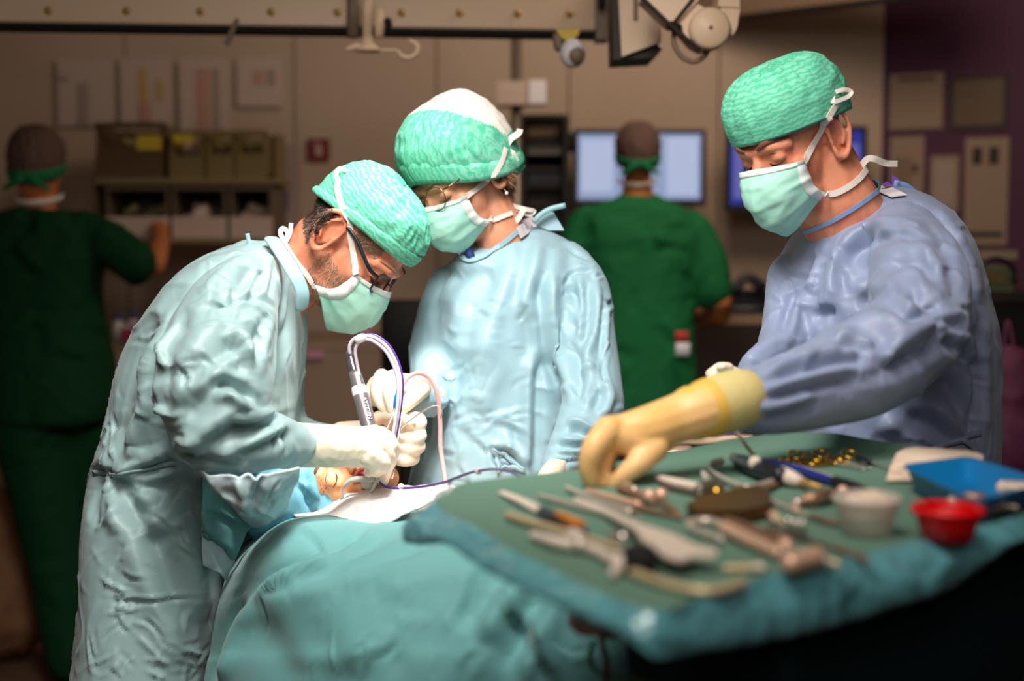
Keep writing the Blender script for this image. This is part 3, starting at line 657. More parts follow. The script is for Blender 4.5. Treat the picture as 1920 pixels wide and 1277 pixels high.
def body(label, loc, hd, sx, fr, neck, torso, m, voxel=.0028, face=None):
    """one continuous skin: head, neck, trunk and upper arms; returns object and arrays"""
    Rm = np.array([[fr[i][j] for j in range(3)] for i in range(3)]); oo = np.array([fr[i][3] for i in range(3)])
    b = MB()
    hv = hd.verts()@Rm.T+oo; b.add(hv, hd.F)
    for P, r in neck: b.tube(P, r, 18, n=10)
    for P, r, fl in torso: b.tube(P, r, 18, flat=fl, n=10, up=[1, 0, 0])
    V, F = remesh(b, voxel); V = lap(V, F, 4, .5)
    o = link('person', V-np.array(loc), F, m); place(o, loc); tag(o, label, 'person'); return o, V, F, vnorm(V, F)
def mcorner(fr, s, k):
    p = fr @ Vector(((s*.069, .060, -.010), (s*.058, .028, -.080))[k]); return tuple(float(v) for v in PX(np.array(p))[:2])
def cap(parent, fr, m, zf, zb, top, bw=1., bl=1., puff=1., seed=0, back=None, band=None, backm='cap_white', flat=.62, tuck=.0, rise=.012, shift=0., name='surgical_cap'):
    """bonnet: rim height from zf (front) to zb (back), crown height top"""
    n, k = 150, 44; r = np.random.default_rng(seed); G = np.zeros((k, n, 3)); th = np.linspace(0, 2*math.pi, n, endpoint=False)
    for i in range(k):
        s = i/(k-1); a = s*math.pi/2
        for j, t in enumerate(th):
            f = (1-math.cos(t))/2 # 0 front 1 back
            z0 = zf+(zb-zf)*f**.8+rise*math.sin(t)**2; rx, ry = .0835*bw, .1045*bl
            rr = math.cos(a)**flat if s < 1 else 0
            bul = 1+(.05*puff)*math.sin(min(1, s*1.5)*math.pi)
            G[i, j] = [math.sin(t)*rx*rr*bul, -.010+shift+math.cos(t)*ry*rr*bul+(-.006*s), z0+(top-z0)*math.sin(a)**.92]
    P = G.reshape(-1, 3); sc = np.repeat(np.linspace(0, 1, k), n)
    ang = np.tile(th, k); env = np.clip(sc*5, .15, 1)
    D = ridge(np.c_[P[:, 0]*22+seed, P[:, 1]*22, P[:, 2]*34])*.0026+ridge(np.c_[np.sin(ang)*5+seed, np.cos(ang)*5, sc*3.2])*.0042*puff
    N = P-np.array([0, -.01, .03]); N /= np.linalg.norm(N, axis=1)[:, None]; P = P+N*(D*env)[:, None]; G = P.reshape(k, n, 3)
    V = P; F = [[i*n+j, i*n+(j+1) % n, (i+1)*n+(j+1) % n, (i+1)*n+j] for i in range(k-1) for j in range(n)]
    # inner hem so that the rim has thickness
    rim = G[0]; inn = rim*np.array([.95, .95, 1])+[0, 0, .012]; m0 = len(V); V = np.vstack([V, inn]); F += [[(j+1) % n, j, m0+j, m0+(j+1) % n] for j in range(n)]
    isb = lambda f: back is not None and back(V[f[0]])
    A = [f for f in F if not isb(f)]; B = [f for f in F if isb(f)]
    def sub(name, FF, mm, par):
        ix = sorted({i for f in FF for i in f}); mp = {v: i for i, v in enumerate(ix)}; return linkh(name, (V[ix], [[mp[i] for i in f] for f in FF]), mm, par, fr)
    o = sub(name, A, m, parent)
    if B: sub('cap_back', B, backm, o)
    if band: # folded-up brim
        rows = []
        for s in np.linspace(0, 1, 5):
            z = rim[:, 2]+s*band*(.75+.25*np.cos(th))-.004; rows.append(np.c_[rim[:, 0]*(1.035+.02*math.sin(s*3)), (rim[:, 1]+.01)*(1.035+.02*math.sin(s*3))-.01, z])
        g = np.array(rows); g = np.concatenate([g, g[:, :1]], 1); b = MB(); b.grid(g, -.0014); linkh('brim', b, m, o, fr)
    return o
def mask(parent, fr, seed, bvh=None, w=1., prof=None, drop=0., m='mask_mint'):
    prof = prof or [(.106, .002), (.121, -.022), (.129, -.055), (.117, -.094), (.088, -.125)]
    pv = np.array(prof); nv, nu = 41, 49; G = np.zeros((nv, nu, 3)); tt = np.linspace(0, 1, len(pv))
    EDGE = spline(np.array([(.069, .058, -.010), (.0665, .0575, -.034), (.063, .050, -.060), (.058, .026, -.080)]), nv)
    for i in range(nv):
        v = i/(nv-1); yc, zc = np.interp(v, tt, pv[:, 0]), np.interp(v, tt, pv[:, 1]); Q = spline(np.c_[pv, np.zeros(len(pv))], 41)[i]; yc, zc = Q[0], Q[1]
        ee = EDGE[i]; xe = ee[0]*w; ye = ee[1]+drop; ze = ee[2]
        pl = .0032*((v*4.0) % 1.0-.5)*(math.sin(v*math.pi))
        for j in range(nu):
            u = -1+2*j/(nu-1); a = abs(u); c = math.cos(u*math.pi/2)
            G[i, j] = [xe*math.sin(u*math.pi/2)**1 if False else xe*math.copysign(a**.92, u), ye+(yc-ye)*c**.66+pl*c, ze+(zc-ze)*(1-a**1.7)]
    P = G.reshape(-1, 3); U = np.tile(np.linspace(-1, 1, nu), nv); Vv = np.repeat(np.linspace(0, 1, nv), nu)
    N = P-np.array([0, .03, -.05]); N /= np.linalg.norm(N, axis=1)[:, None]
    D = ridge(np.c_[np.abs(U)*1.6+seed+np.sign(U)*3, Vv*4.2, np.full_like(U, seed)])*.0046*np.sin(Vv*math.pi)*np.clip(1.25-np.abs(U)*.6, 0, 1)+ridge(np.c_[P*55+seed])*.0011
    P = P+N*D[:, None]
    if bvh is not None:
        inv = fr.inverted()
        for i in range(len(P)):
            w = fr @ Vector(P[i]); l, n, _, _ = bvh.find_nearest(w)
            if (w-l).dot(n) < .003: P[i] = inv @ (l+n*.003)
    G = P.reshape(nv, nu, 3); G[1:-1, 1:-1] = (G[1:-1, 1:-1]*2+G[:-2, 1:-1]+G[2:, 1:-1]+G[1:-1, :-2]+G[1:-1, 2:])/6
    o = linkh('face_mask', MB().grid(G, .0016), m, parent, fr)
    b = MB(); b.grid(G[:4]+N.reshape(nv, nu, 3)[:4]*.0012, .0014); linkh('nose_strip', b, 'mask_white', o, fr)
    for s in (slice(0, 3), slice(nu-3, nu)): b = MB(); b.grid(G[:, s]+N.reshape(nv, nu, 3)[:, s]*.0012, .0014); linkh('side_binding', b, 'mask_white', o, fr)
    return o
def brow_lash(parent, fr, thick=1., lid=-.002, m='brow', lw=1.):
    for s in (-1, 1):
        b = MB(); b.tube([[s*.054, .0668, .0335], [s*.042, .0835, .0385], [s*.028, .0945, .0375], [s*.015, .0968, .032]], [.0010, .0022*thick, .0026*thick, .0015*thick], 8, flat=(1.1, .55), up=[0, 0, 1], n=14); linkh('eyebrow', b, m, parent, fr)
        b = MB(); b.tube([[s*.0475, .0745, .0045+lid], [s*.039, .0838, .0005+lid], [s*.029, .0866, .0005+lid], [s*.018, .0838, .005+lid]], np.array([.0008, .0016, .0017, .0009])*lw, 6, n=14); linkh('eyelashes', b, 'lash', parent, fr)
        b = MB(); b.tube([[s*.0475, .0735, .013], [s*.038, .083, .0172], [s*.028, .0852, .0172], [s*.018, .083, .014]], [.0003, .0006, .0006, .0003], 6, n=14); linkh('eyelid_crease', b, 'brow', parent, fr)
def loft(mb, rows, N=44, p=.85):
    """rows (y_px, xl, xr, depth, half depth m): a closed volume with that outline and its own thickness"""
    R = []; th = np.linspace(0, 2*math.pi, N, endpoint=False); c = np.sign(np.cos(th))*np.abs(np.cos(th))**p; s = np.sign(np.sin(th))*np.abs(np.sin(th))**p
    A = np.array(rows, float); t = np.r_[0, np.cumsum(np.abs(np.diff(A[:, 0])))]; n = max(len(A)*3, 24); q = spline(A, n)
    for y, xl, xr, d, hd in q:
        cx = W((xl+xr)/2, y, d); hw = (xr-xl)/2*S(d); R.append(cx+np.c_[c*hw, s*hd, np.zeros(N)])
    return mb.rings(R)
def cloth(name, mb, vox, m, parent, specs, seed, amp=(.007, .0022), dirv=(0, 0, 1), it=5, stretch=.35, wl=(.16, .05)):
    V, F = remesh(mb, vox); V = lap(V, F, it, .5); N = vnorm(V, F)
    dirv = nrm(dirv); a = V@dirv; Q = V-(1-stretch)*np.outer(a, dirv)
    wp = V+np.c_[perlin(V/.11+9), perlin(V/.11+31), perlin(V/.11+57)]*.05
    D = perlin(Q/wl[0]+seed*7.3)*amp[0]*1.9
    for k_, (w_, a_) in enumerate(((wl[1]*2.6, 1.), (wl[1]*1.5, .7))):
        ln = np.clip(1-np.abs(perlin(wp/w_+seed*3.1+k_*17))*10, 0, 1)**1.2; gate = np.clip(perlin(V/.16+seed+k_*5)*3+.35, 0, 1); D = D+ln*gate*amp[1]*a_*2.2
    V = V+N*D[:, None]; N = vnorm(V, F)
    V = crease(V, N, specs); return link(name, V, F, m, parent), V, F
def limb(mb, a, seg=18, n=14): ptube(mb, a, seg, n); return mb
def glove(name, chains, m, parent, vox=.0024, it=3, wr=0., seed=0):
    mb = MB()
    for c in chains: ptube(mb, c, 12, n=max(6, 4*len(c)))
    V, F = remesh(mb, vox); V = lap(V, F, it, .5); N = vnorm(V, F)
    if wr: V = V+N*(ridge(V*np.array([60, 60, 60.])+seed)*wr)[:, None]
    return link(name, V, F, m, parent)

# ======== the bent surgeon
R = hframe(1, 15, 50, -6); o = W(658, 460, 2.42); A_fr = fmatrix(R, o, .98)
loc = W(330, 1240, 2.42); loc[2] = .02
neck = [([R@[0, -.03, -.03]+o, W(575, 500, 2.44), W(500, 560, 2.44)], [.060, .058, .062])]
tor = [([W(490, 570, 2.45), W(430, 680, 2.46), W(360, 860, 2.45), W(320, 990, 2.45)], [.09, .13, .13, .13], (.7, .95)),
       ([W(470, 540, 2.30), W(420, 680, 2.2), W(405, 780, 2.14)], [.05, .05, .045], None), ([W(470, 545, 2.6), W(500, 690, 2.6)], [.05, .045], None)]
pA, VA, FA, NA = body('person bent far forward in teal gown, black glasses and green cap', loc, head_mb(1.05, 1.05, ear=1.1), 1, A_fr, neck, tor, 'skin_tan')
gb = MB()
loft(gb, [(452, 475, 515, 2.44, .05), (466, 428, 540, 2.44, .10), (500, 360, 556, 2.44, .17), (540, 318, 566, 2.44, .20), (600, 276, 571, 2.44, .21), (660, 248, 571, 2.44, .21), (720, 226, 566, 2.44, .21), (800, 205, 555, 2.44, .2),
          (850, 190, 530, 2.44, .19), (884, 181, 505, 2.44, .19), (940, 171, 480, 2.44, .2), (1000, 166, 462, 2.44, .21), (1100, 168, 446, 2.44, .22), (1200, 165, 436, 2.44, .23), (1280, 156, 430, 2.44, .24), (1500, 150, 440, 2.44, .25), (1790, 145, 450, 2.44, .26)])
limb(gb, [(478, 520, 2.30, 50), (440, 580, 2.22, 88), (415, 660, 2.15, 106), (402, 740, 2.11, 108), (408, 800, 2.10, 92)]); limb(gb, [(408, 800, 2.10, 92), (455, 822, 2.10, 66), (510, 828, 2.13, 54), (548, 834, 2.17, 46)])
limb(gb, [(480, 545, 2.58, 55), (510, 690, 2.60, 52), (540, 800, 2.54, 42), (600, 824, 2.48, 35), (655, 826, 2.46, 33)])
fA = [([(380, 582), (430, 562), (478, 557), (524, 582)], 6, .010, 'v'), ([(392, 572), (425, 520), (470, 490)], 14, .012, 's'), ([(425, 566), (455, 515), (492, 492)], 12, .012, 's'), ([(462, 556), (485, 515), (500, 500)], 9, .010, 's'), ([(494, 560), (508, 520), (512, 490)], 7, .008, 's'),
      ([(400, 470), (450, 462), (490, 482)], 8, .006, 's'), ([(360, 520), (420, 490), (480, 486)], 12, .007, 's'),
      ([(350, 566), (312, 640), (296, 720), (300, 790)], 13, -.014, 's'), ([(330, 590), (270, 690), (235, 790), (205, 868)], 18, .014, 's'), ([(300, 700), (255, 790), (225, 860)], 14, .010, 's'),
      ([(402, 728), (424, 720), (452, 732), (474, 758)], 10, .018, 'v'), ([(395, 752), (430, 738), (462, 765), (470, 790)], 14, .014, 'r'), ([(470, 668), (440, 662), (400, 690), (350, 740)], 15, .012, 's'), ([(476, 676), (470, 640), (430, 600)], 13, .010, 's'),
      ([(330, 700), (370, 640), (420, 600)], 22, .010, 'r'), ([(318, 780), (370, 730), (440, 650)], 20, .010, 's'), ([(350, 860), (420, 800), (470, 780)], 18, .012, 's'), ([(330, 830), (380, 860), (450, 862)], 14, .009, 's'), ([(440, 590), (450, 650), (470, 700)], 12, .008, 's'), ([(500, 580), (486, 640), (478, 700)], 9, .008, 'v'), ([(520, 520), (530, 600), (508, 720)], 14, .012, 'v'),
      ([(430, 800), (480, 790), (530, 775)], 8, .009, 's'), ([(440, 850), (490, 830), (548, 800)], 9, .009, 's'), ([(506, 790), (520, 810), (518, 850)], 5, .006, 'v'), ([(530, 800), (540, 830), (534, 860)], 5, .006, 'v'),
      ([(200, 884), (215, 940), (222, 1010)], 16, .014, 'r'), ([(200, 884), (250, 930), (290, 1000)], 15, .012, 's'), ([(196, 884), (180, 930), (176, 990)], 9, .010, 'v'), ([(200, 884), (260, 880), (330, 850)], 12, .012, 's'), ([(205, 886), (270, 905), (350, 890)], 11, .010, 's'), ([(198, 882), (215, 850), (225, 800)], 11, .010, 's'), ([(180, 884), (198, 886), (215, 883)], 6, .010, 'v'),
      ([(186, 1080), (215, 1100), (252, 1112)], 4, .005, 'r'), ([(200, 1120), (290, 1124), (375, 1114)], 4, .004, 's'), ([(195, 1150), (240, 1145), (270, 1138)], 4, .004, 'r'), ([(270, 1160), (290, 1178), (300, 1200)], 4, .006, 'v'), ([(255, 1190), (285, 1220), (310, 1250)], 5, .005, 'r'), ([(330, 1215), (355, 1222), (382, 1228)], 4, .005, 'r'), ([(230, 960), (262, 1060), (310, 1160), (330, 1277)], 26, .016, 'r'), ([(300, 970), (330, 1060), (350, 1180)], 24, .012, 's'), ([(262, 1010), (300, 1000), (360, 985)], 12, .007, 's'), ([(330, 910), (300, 960), (262, 970)], 12, .009, 's')]
fA += randcreases(60, (170, 880, 400, 1290), 60, 3.6, .0032, 3)+randcreases(40, (230, 500, 460, 880), 46, 4, .0035, 5)
gA, VgA, FgA = cloth('surgical_gown', gb, .0042, 'gown_teal', pA, fA, 1, (.006, .0022), (-.3, 0, 1))
mb = MB(); mb.tube(pp((510, 448, 2.36), (545, 500, 2.29), (566, 545, 2.29), (566, 575, 2.3)), [.009]*4, 8, flat=(.3, 1.6), n=16); mb.to('collar', 'trim_teal', gA)
mb = MB(); pribbon(mb, [(470, 462, 2.37), (466, 450, 2.37), (464, 438, 2.37)], 8, 8, .002); mb.to('neck_tie', 'trim_teal', gA)
b = bvh_of(gA); mb = MB(); draped_ribbon(mb, b, [(178, 886), (215, 887), (262, 880), (330, 868)], 9, 2.3); mb.to('waist_tie', 'gown_teal', gA)
capA = cap(pA, A_fr, 'cap_green', .062, .012, .137, .985, .985, .8, 1, band=.026)
mkA = mask(pA, A_fr, 2, bvh_of(pA))
brow_lash(pA, A_fr, .8, m='hair_grey')
loc_h = lambda V, fr: (V-np.array([fr[i][3] for i in range(3)]))@np.array([[fr[i][j] for j in range(3)] for i in range(3)])/np.array([[fr[i][j] for j in range(3)] for i in range(3)])[:, 0].dot(np.array([[fr[i][j] for j in range(3)] for i in range(3)])[:, 0])
H = loc_h(VA, A_fr); RA = R
hx, hy, hz = H.T
side = (hx > .02)
hair_tufts('nape_hair', 'hair_dark', VA, NA, (hy < -.035) & (hz < .03) & (hz > -.045+(hy+.035)*-.35) & side, 5200, .007, lambda p: R@np.array([0, -.2, -1.]), pA, 1, .0006)
hair_tufts('temple_hair', 'hair_grey', VA, NA, (hy > .012) & (hy < .06) & (hz > .028) & (hz < .062) & side, 2200, .009, lambda p: R@np.array([0, -.8, -.5]), pA, 2)
hair_tufts('stubble', 'hair_grey', VA, NA, (hy > -.008) & (hy < .075) & (hz < -.028) & (hz > -.115) & side, 4200, .0042, lambda p: R@np.array([0, .3, -1.]), pA, 3, .0005)
ba = bvh_of(pA, capA, mkA)
def tie(name, b, pts, w, d, par, n=34): mb = MB(); draped_ribbon(mb, b, pts, w, d, n); mb.to(name, 'ribbon', par, False)
tie('upper_tie', ba, [mcorner(A_fr, 1, 0), (664, 480), (660, 450), (652, 410), (640, 378), (634, 355), (636, 340)], 12, 2.33, mkA)
tie('lower_tie', ba, [mcorner(A_fr, 1, 1), (572, 510), (560, 496), (543, 470), (536, 455)], 10, 2.36, mkA)
mb = MB(); pribbon(mb, [(638, 346, 2.36), (630, 328, 2.36), (636, 316, 2.36), (648, 320, 2.36), (652, 332, 2.37), (640, 346, 2.37)], 8, 20); mb.to('tie_bow', 'ribbon', mkA, False)
mb = MB(); pribbon(mb, [(536, 456, 2.4), (526, 438, 2.4), (530, 428, 2.41), (540, 436, 2.41), (537, 452, 2.4)], 9, 16); pribbon(mb, [(537, 452, 2.4), (544, 436, 2.4), (546, 418, 2.4)], 8, 8); mb.to('tie_bow', 'ribbon', mkA, False)
# black rectangular glasses
def rrect(w, h, r, n=6):
    out = []
    for cx, cz, a0 in ((w-r, h-r, 0), (-w+r, h-r, 90), (-w+r, -h+r, 180), (w-r, -h+r, 270)):
        for k in range(n): a = math.radians(a0+90*k/(n-1)); out.append((cx+r*math.cos(a), cz+r*math.sin(a)))
    return out
def glasses(parent, fr, m, w, h, r, cr, y, z, dx, tm, tiltz=.0, round_=False, ear_y=-.012, ear_z=.026, rimflat=None):
    def lp(s, a, c): return [s*dx+a, y-abs(s*dx+a)*.16*abs(s*dx+a)/.03*.5-c*.25, z+c]
    o = None
    for s in (1, -1):
        rr = rrect(w, h, cr); P = np.array([lp(s, a, c) for a, c in rr]); mb = MB(); mb.tube(np.vstack([P, P[:2]]), r, 8, rnd=False)
        q = linkh('eyeglasses' if o is None else 'lens_rim', mb, m, parent if o is None else o, fr); o = o or q
        mb = MB(); mb.rings([P*1., P+[0, -.0012, 0]]); linkh('lens', mb, 'lens', o, fr)
        e = lp(s, s*w, h*.55); mb = MB(); mb.tube([e, [s*(.071), y-.03, z+h*.6], [s*.0785, .02, ear_z-.002], [s*.0795, ear_y+.004, ear_z]], tm, 8, flat=(1.6, .7), up=[0, 0, 1], n=20); linkh('temple_arm', mb, m, o, fr)
    mb = MB(); mb.tube([lp(1, -w*.95, h*.3), [0, y+.004, z+h*.45], lp(-1, w*.95, h*.3)], r, 8, n=8); linkh('bridge', mb, m, o, fr)
    return o
glasses(pA, A_fr, 'black_plastic', .0235, .0165, .0018, .007, .097, .004, .0325, .0022, ear_z=.03)

# ======== the assistant in pale gown
R = hframe(-1, 44, 30, 8); o = W(866, 341, 2.55); B_fr = fmatrix(R, o, .92)
loc = W(960, 1240, 2.6); loc[2] = .02
neck = [([R@[0, -.03, -.04]+o, W(935, 440, 2.58), W(955, 520, 2.62)], [.05, .048, .06])]
tor = [([W(960, 520, 2.64), W(965, 640, 2.64), W(960, 900, 2.64)], [.075, .12, .13], (1.0, .62)), ([W(1085, 530, 2.62), W(1110, 760, 2.5)], [.042, .038], None), ([W(850, 540, 2.62), W(825, 680, 2.6)], [.042, .036], None)]
pB, VB, FB, NB = body('woman in pale blue gown with round wire glasses and drop earring', loc, head_mb(.85, .9), 1, B_fr, neck, tor, 'skin_pale')
gb = MB()
loft(gb, [(428, 950, 1010, 2.66, .05), (442, 905, 1045, 2.65, .09), (470, 858, 1085, 2.64, .125), (505, 836, 1112, 2.64, .15), (560, 813, 1118, 2.64, .165), (640, 798, 1108, 2.64, .17), (720, 797, 1100, 2.64, .17), (800, 793, 1090, 2.64, .18), (900, 768, 1080, 2.64, .19), (1100, 740, 1080, 2.64, .2), (1400, 725, 1090, 2.64, .21), (1690, 715, 1100, 2.64, .21)])
limb(gb, [(1062, 492, 2.60, 42), (1090, 545, 2.56, 56), (1100, 620, 2.52, 57), (1108, 700, 2.48, 58), (1112, 760, 2.44, 60)]); limb(gb, [(1112, 760, 2.44, 60), (1090, 808, 2.40, 52), (1062, 850, 2.36, 42), (1040, 884, 2.33, 30)])
limb(gb, [(848, 540, 2.62, 50), (822, 640, 2.60, 52), (812, 715, 2.52, 44)]); limb(gb, [(812, 720, 2.52, 44), (800, 745, 2.46, 38), (786, 745, 2.44, 34)])
fB = [([(1030, 500), (1022, 560), (1030, 640), (1058, 730)], 11, .016, 's'), ([(1010, 640), (1000, 720), (998, 820), (996, 890)], 10, -.011, 's'), ([(985, 560), (1005, 640), (1008, 690)], 14, .010, 's'), ([(960, 450), (930, 540), (885, 640), (872, 740)], 22, .010, 's'), ([(1000, 440), (985, 520), (960, 600)], 14, .008, 's'),
      ([(835, 500), (880, 505), (920, 490)], 16, .009, 's'), ([(848, 560), (840, 640), (850, 690)], 20, .008, 's'), ([(905, 600), (920, 700), (905, 800)], 26, .008, 'r'), ([(880, 690), (850, 780), (820, 880)], 22, .008, 's'), ([(935, 770), (960, 785), (990, 780)], 5, .004, 'r'), ([(930, 790), (960, 800), (985, 815)], 5, .004, 's'), ([(840, 692), (856, 690), (868, 684)], 4, .004, 'v'),
      ([(1055, 540), (1075, 512), (1120, 506)], 4, .005, 'v'), ([(1076, 512), (1084, 580), (1080, 640)], 9, .010, 's'), ([(1106, 520), (1110, 600), (1088, 680)], 9, .010, 's'), ([(1135, 560), (1130, 640), (1128, 690)], 5, .006, 's'), ([(1060, 650), (1075, 660), (1085, 700), (1080, 760)], 11, .014, 'v'), ([(1085, 700), (1100, 690), (1118, 690)], 8, .010, 'r'), ([(1140, 640), (1130, 690), (1136, 720)], 4, .004, 'v'),
      ([(1060, 800), (1085, 800), (1100, 808), (1122, 812)], 7, .012, 's'), ([(1040, 830), (1080, 832), (1130, 826)], 6, .009, 's'), ([(1040, 850), (1080, 850), (1120, 842)], 5, .007, 's'), ([(1030, 866), (1060, 862), (1100, 858)], 4, .006, 's'), ([(1120, 720), (1135, 740), (1120, 780)], 9, .009, 's'), ([(1090, 610), (1075, 560), (1060, 545)], 8, .007, 's'), ([(1068, 470), (1090, 480), (1105, 486)], 4, .004, 'v'),
      ([(925, 840), (960, 850), (990, 880)], 8, .010, 's'), ([(930, 845), (935, 870), (960, 880)], 6, .008, 'v'), ([(990, 880), (970, 850), (950, 800)], 7, .006, 's')]
fB += randcreases(34, (810, 480, 1000, 890), 46, 4, .0022, 8)+randcreases(34, (1050, 480, 1160, 800), 30, 3, .003, 9)
gB, VgB, FgB = cloth('surgical_gown', gb, .0042, 'gown_pale', pB, fB, 2, (.0045, .0016), (.1, 0, 1))
bb = bvh_of(gB, pB)
mb = MB(); draped_ribbon(mb, bb, [(858, 474), (880, 490), (915, 478), (950, 450), (982, 422)], 9, 2.55, off=.003, th=.001); mb.to('collar', 'gown_pale', gB, False)
mb = MB(); draped_ribbon(mb, bb, [(968, 438), (985, 425), (1003, 412)], 22, 2.56, 12, .006); mb.to('neck_tag', 'tag_white', gB, False)
mb = MB(); pribbon(mb, [(1000, 418, 2.6), (1012, 404, 2.6), (1032, 392, 2.6), (1060, 385, 2.6)], 10, 14, .0025); mb.to('neck_tie', 'trim_teal', gB)
prism(MB(), [(1008, 410), (1030, 395), (1038, 398), (1058, 432), (1030, 432), (1005, 424)], 2.62, 2.625).to('collar_flap', 'gown_pale', gB, False)
mb = MB(); ptube(mb, [(878, 464, 2.535, 8), (881, 478, 2.53, 9), (886, 489, 2.53, 8)], 10); mb.to('scrub_collar', 'navy', pB)
mb = MB(); draped_ribbon(mb, bb, [(925, 838), (945, 852), (985, 880)], 9, 2.47, 14, .008); draped_ribbon(mb, bb, [(925, 842), (935, 866), (985, 884)], 9, 2.47, 14, .008); mb.to('waist_bow', 'gown_pale', gB)
backB = lambda p: p[1] < -.05+(p[2]-.08)*.8 and p[2] > .04
capB = cap(pB, B_fr, 'cap_green_side', .052, -.018, .158, 1.12, 1.13, 1.2, 4, back=backB, band=.045, flat=.54, rise=-.024, shift=-.012)
mkB = mask(pB, B_fr, 5, bvh_of(pB), prof=[(.106, .002), (.120, -.022), (.126, -.052), (.112, -.088), (.082, -.112)])
brow_lash(pB, B_fr, .75)
H = loc_h(VB, B_fr); hx, hy, hz = H.T; RB = R.copy()
hair_tufts('side_hair', 'hair_brown', VB, NB, (hy < -.03) & (hz < .02) & (hz > -.05) & (hx < -.02), 1800, .026, lambda p: RB@np.array([0, -.3, -1.]), pB, 4, .0009)
ba = bvh_of(pB, capB, mkB)
tie('upper_tie', ba, [mcorner(B_fr, -1, 0), (900, 348), (926, 325), (940, 300), (946, 278)], 10, 2.5, mkB)
tie('lower_tie', ba, [mcorner(B_fr, -1, 1), (930, 411), (942, 406), (958, 400)], 9, 2.52, mkB)
mb = MB(); pribbon(mb, [(944, 285, 2.52), (956, 262, 2.52), (972, 250, 2.53), (975, 242, 2.53)], 12, 12); pribbon(mb, [(944, 282, 2.52), (960, 288, 2.52), (966, 302, 2.53), (954, 308, 2.53), (944, 290, 2.52)], 13, 16); mb.to('tie_bow', 'ribbon', mkB, False)
mb = MB(); pribbon(mb, [(952, 372, 2.58), (960, 384, 2.56), (985, 392, 2.56), (1002, 396, 2.57), (990, 402, 2.57), (966, 390, 2.56)], 8, 20); pribbon(mb, [(982, 392, 2.55), (972, 410, 2.55), (958, 422, 2.55)], 10, 10); mb.to('tie_bow', 'ribbon', mkB, False)
mb = MB(); pribbon(mb, [(945, 322, 2.55), (962, 310, 2.55), (978, 308, 2.56), (966, 322, 2.56), (950, 330, 2.55)], 16, 18); pribbon(mb, [(950, 325, 2.55), (958, 340, 2.55), (956, 352, 2.55)], 10, 8); mb.to('cap_knot', 'cap_plain', capB)
glasses(pB, B_fr, 'gold_wire', .0235, .0215, .0010, .0205, .104, .012, .034, .0010, ear_z=.03)
t = MB(); e = [-.082, -.02, -.036]; t.ring(e, .004, .0008, rot_from([1, .3, 0])); linkh('earring', t, 'gold_wire', pB, B_fr)
er = bpy.data.objects['earring']; t = MB(); t.ell([-.082, -.02, -.05], [.0034, .0034, .0034]); t.tube([[-.082, -.02, -.040], [-.082, -.02, -.047]], .0006, 6); linkh('pearl_drop', t, 'pearl', er, B_fr)

# ======== the man in blue gown
R = hframe(-1, 38, 24, 6); o = W(1487, 276, 2.2); C_fr = fmatrix(R, o, .92)
loc = W(1650, 1240, 2.3); loc[2] = .02
neck = [([R@[0, -.03, -.04]+o, W(1572, 390, 2.24), W(1610, 470, 2.28)], [.064, .066, .072])]
tor = [([W(1640, 480, 2.32), W(1650, 620, 2.32), W(1650, 900, 2.32)], [.085, .14, .15], (1.0, .62)), ([W(1700, 500, 2.12), W(1720, 620, 1.98)], [.05, .045], None)]
pC, VC, FC, NC = body('man in blue gown reaching over the instrument tray, green cap', loc, head_mb(1.08, 1.0, ear=1.12), 1, C_fr, neck, tor, 'skin_red')
gb = MB()
loft(gb, [(352, 1640, 1668, 2.36, .04), (366, 1612, 1722, 2.35, .09), (396, 1540, 1772, 2.33, .14), (436, 1494, 1800, 2.32, .17), (500, 1461, 1826, 2.32, .19), (560, 1444, 1842, 2.32, .2), (600, 1436, 1856, 2.32, .2), (660, 1433, 1860, 2.32, .2), (760, 1436, 1860, 2.32, .2), (840, 1446, 1858, 2.32, .2), (900, 1450, 1858, 2.32, .2), (1100, 1430, 1870, 2.32, .22), (1500, 1410, 1890, 2.32, .23), (1880, 1400, 1900, 2.32, .23)])
limb(gb, [(1690, 446, 2.18, 66), (1718, 500, 2.08, 84), (1728, 560, 2.0, 92), (1722, 620, 1.94, 92)]); limb(gb, [(1722, 620, 1.94, 92), (1640, 676, 1.89, 92), (1550, 718, 1.83, 84), (1460, 745, 1.77, 72), (1388, 750, 1.722, 60)], n=20)
limb(gb, [(1490, 520, 2.3, 50), (1470, 640, 2.2, 48), (1420, 700, 2.1, 40)])
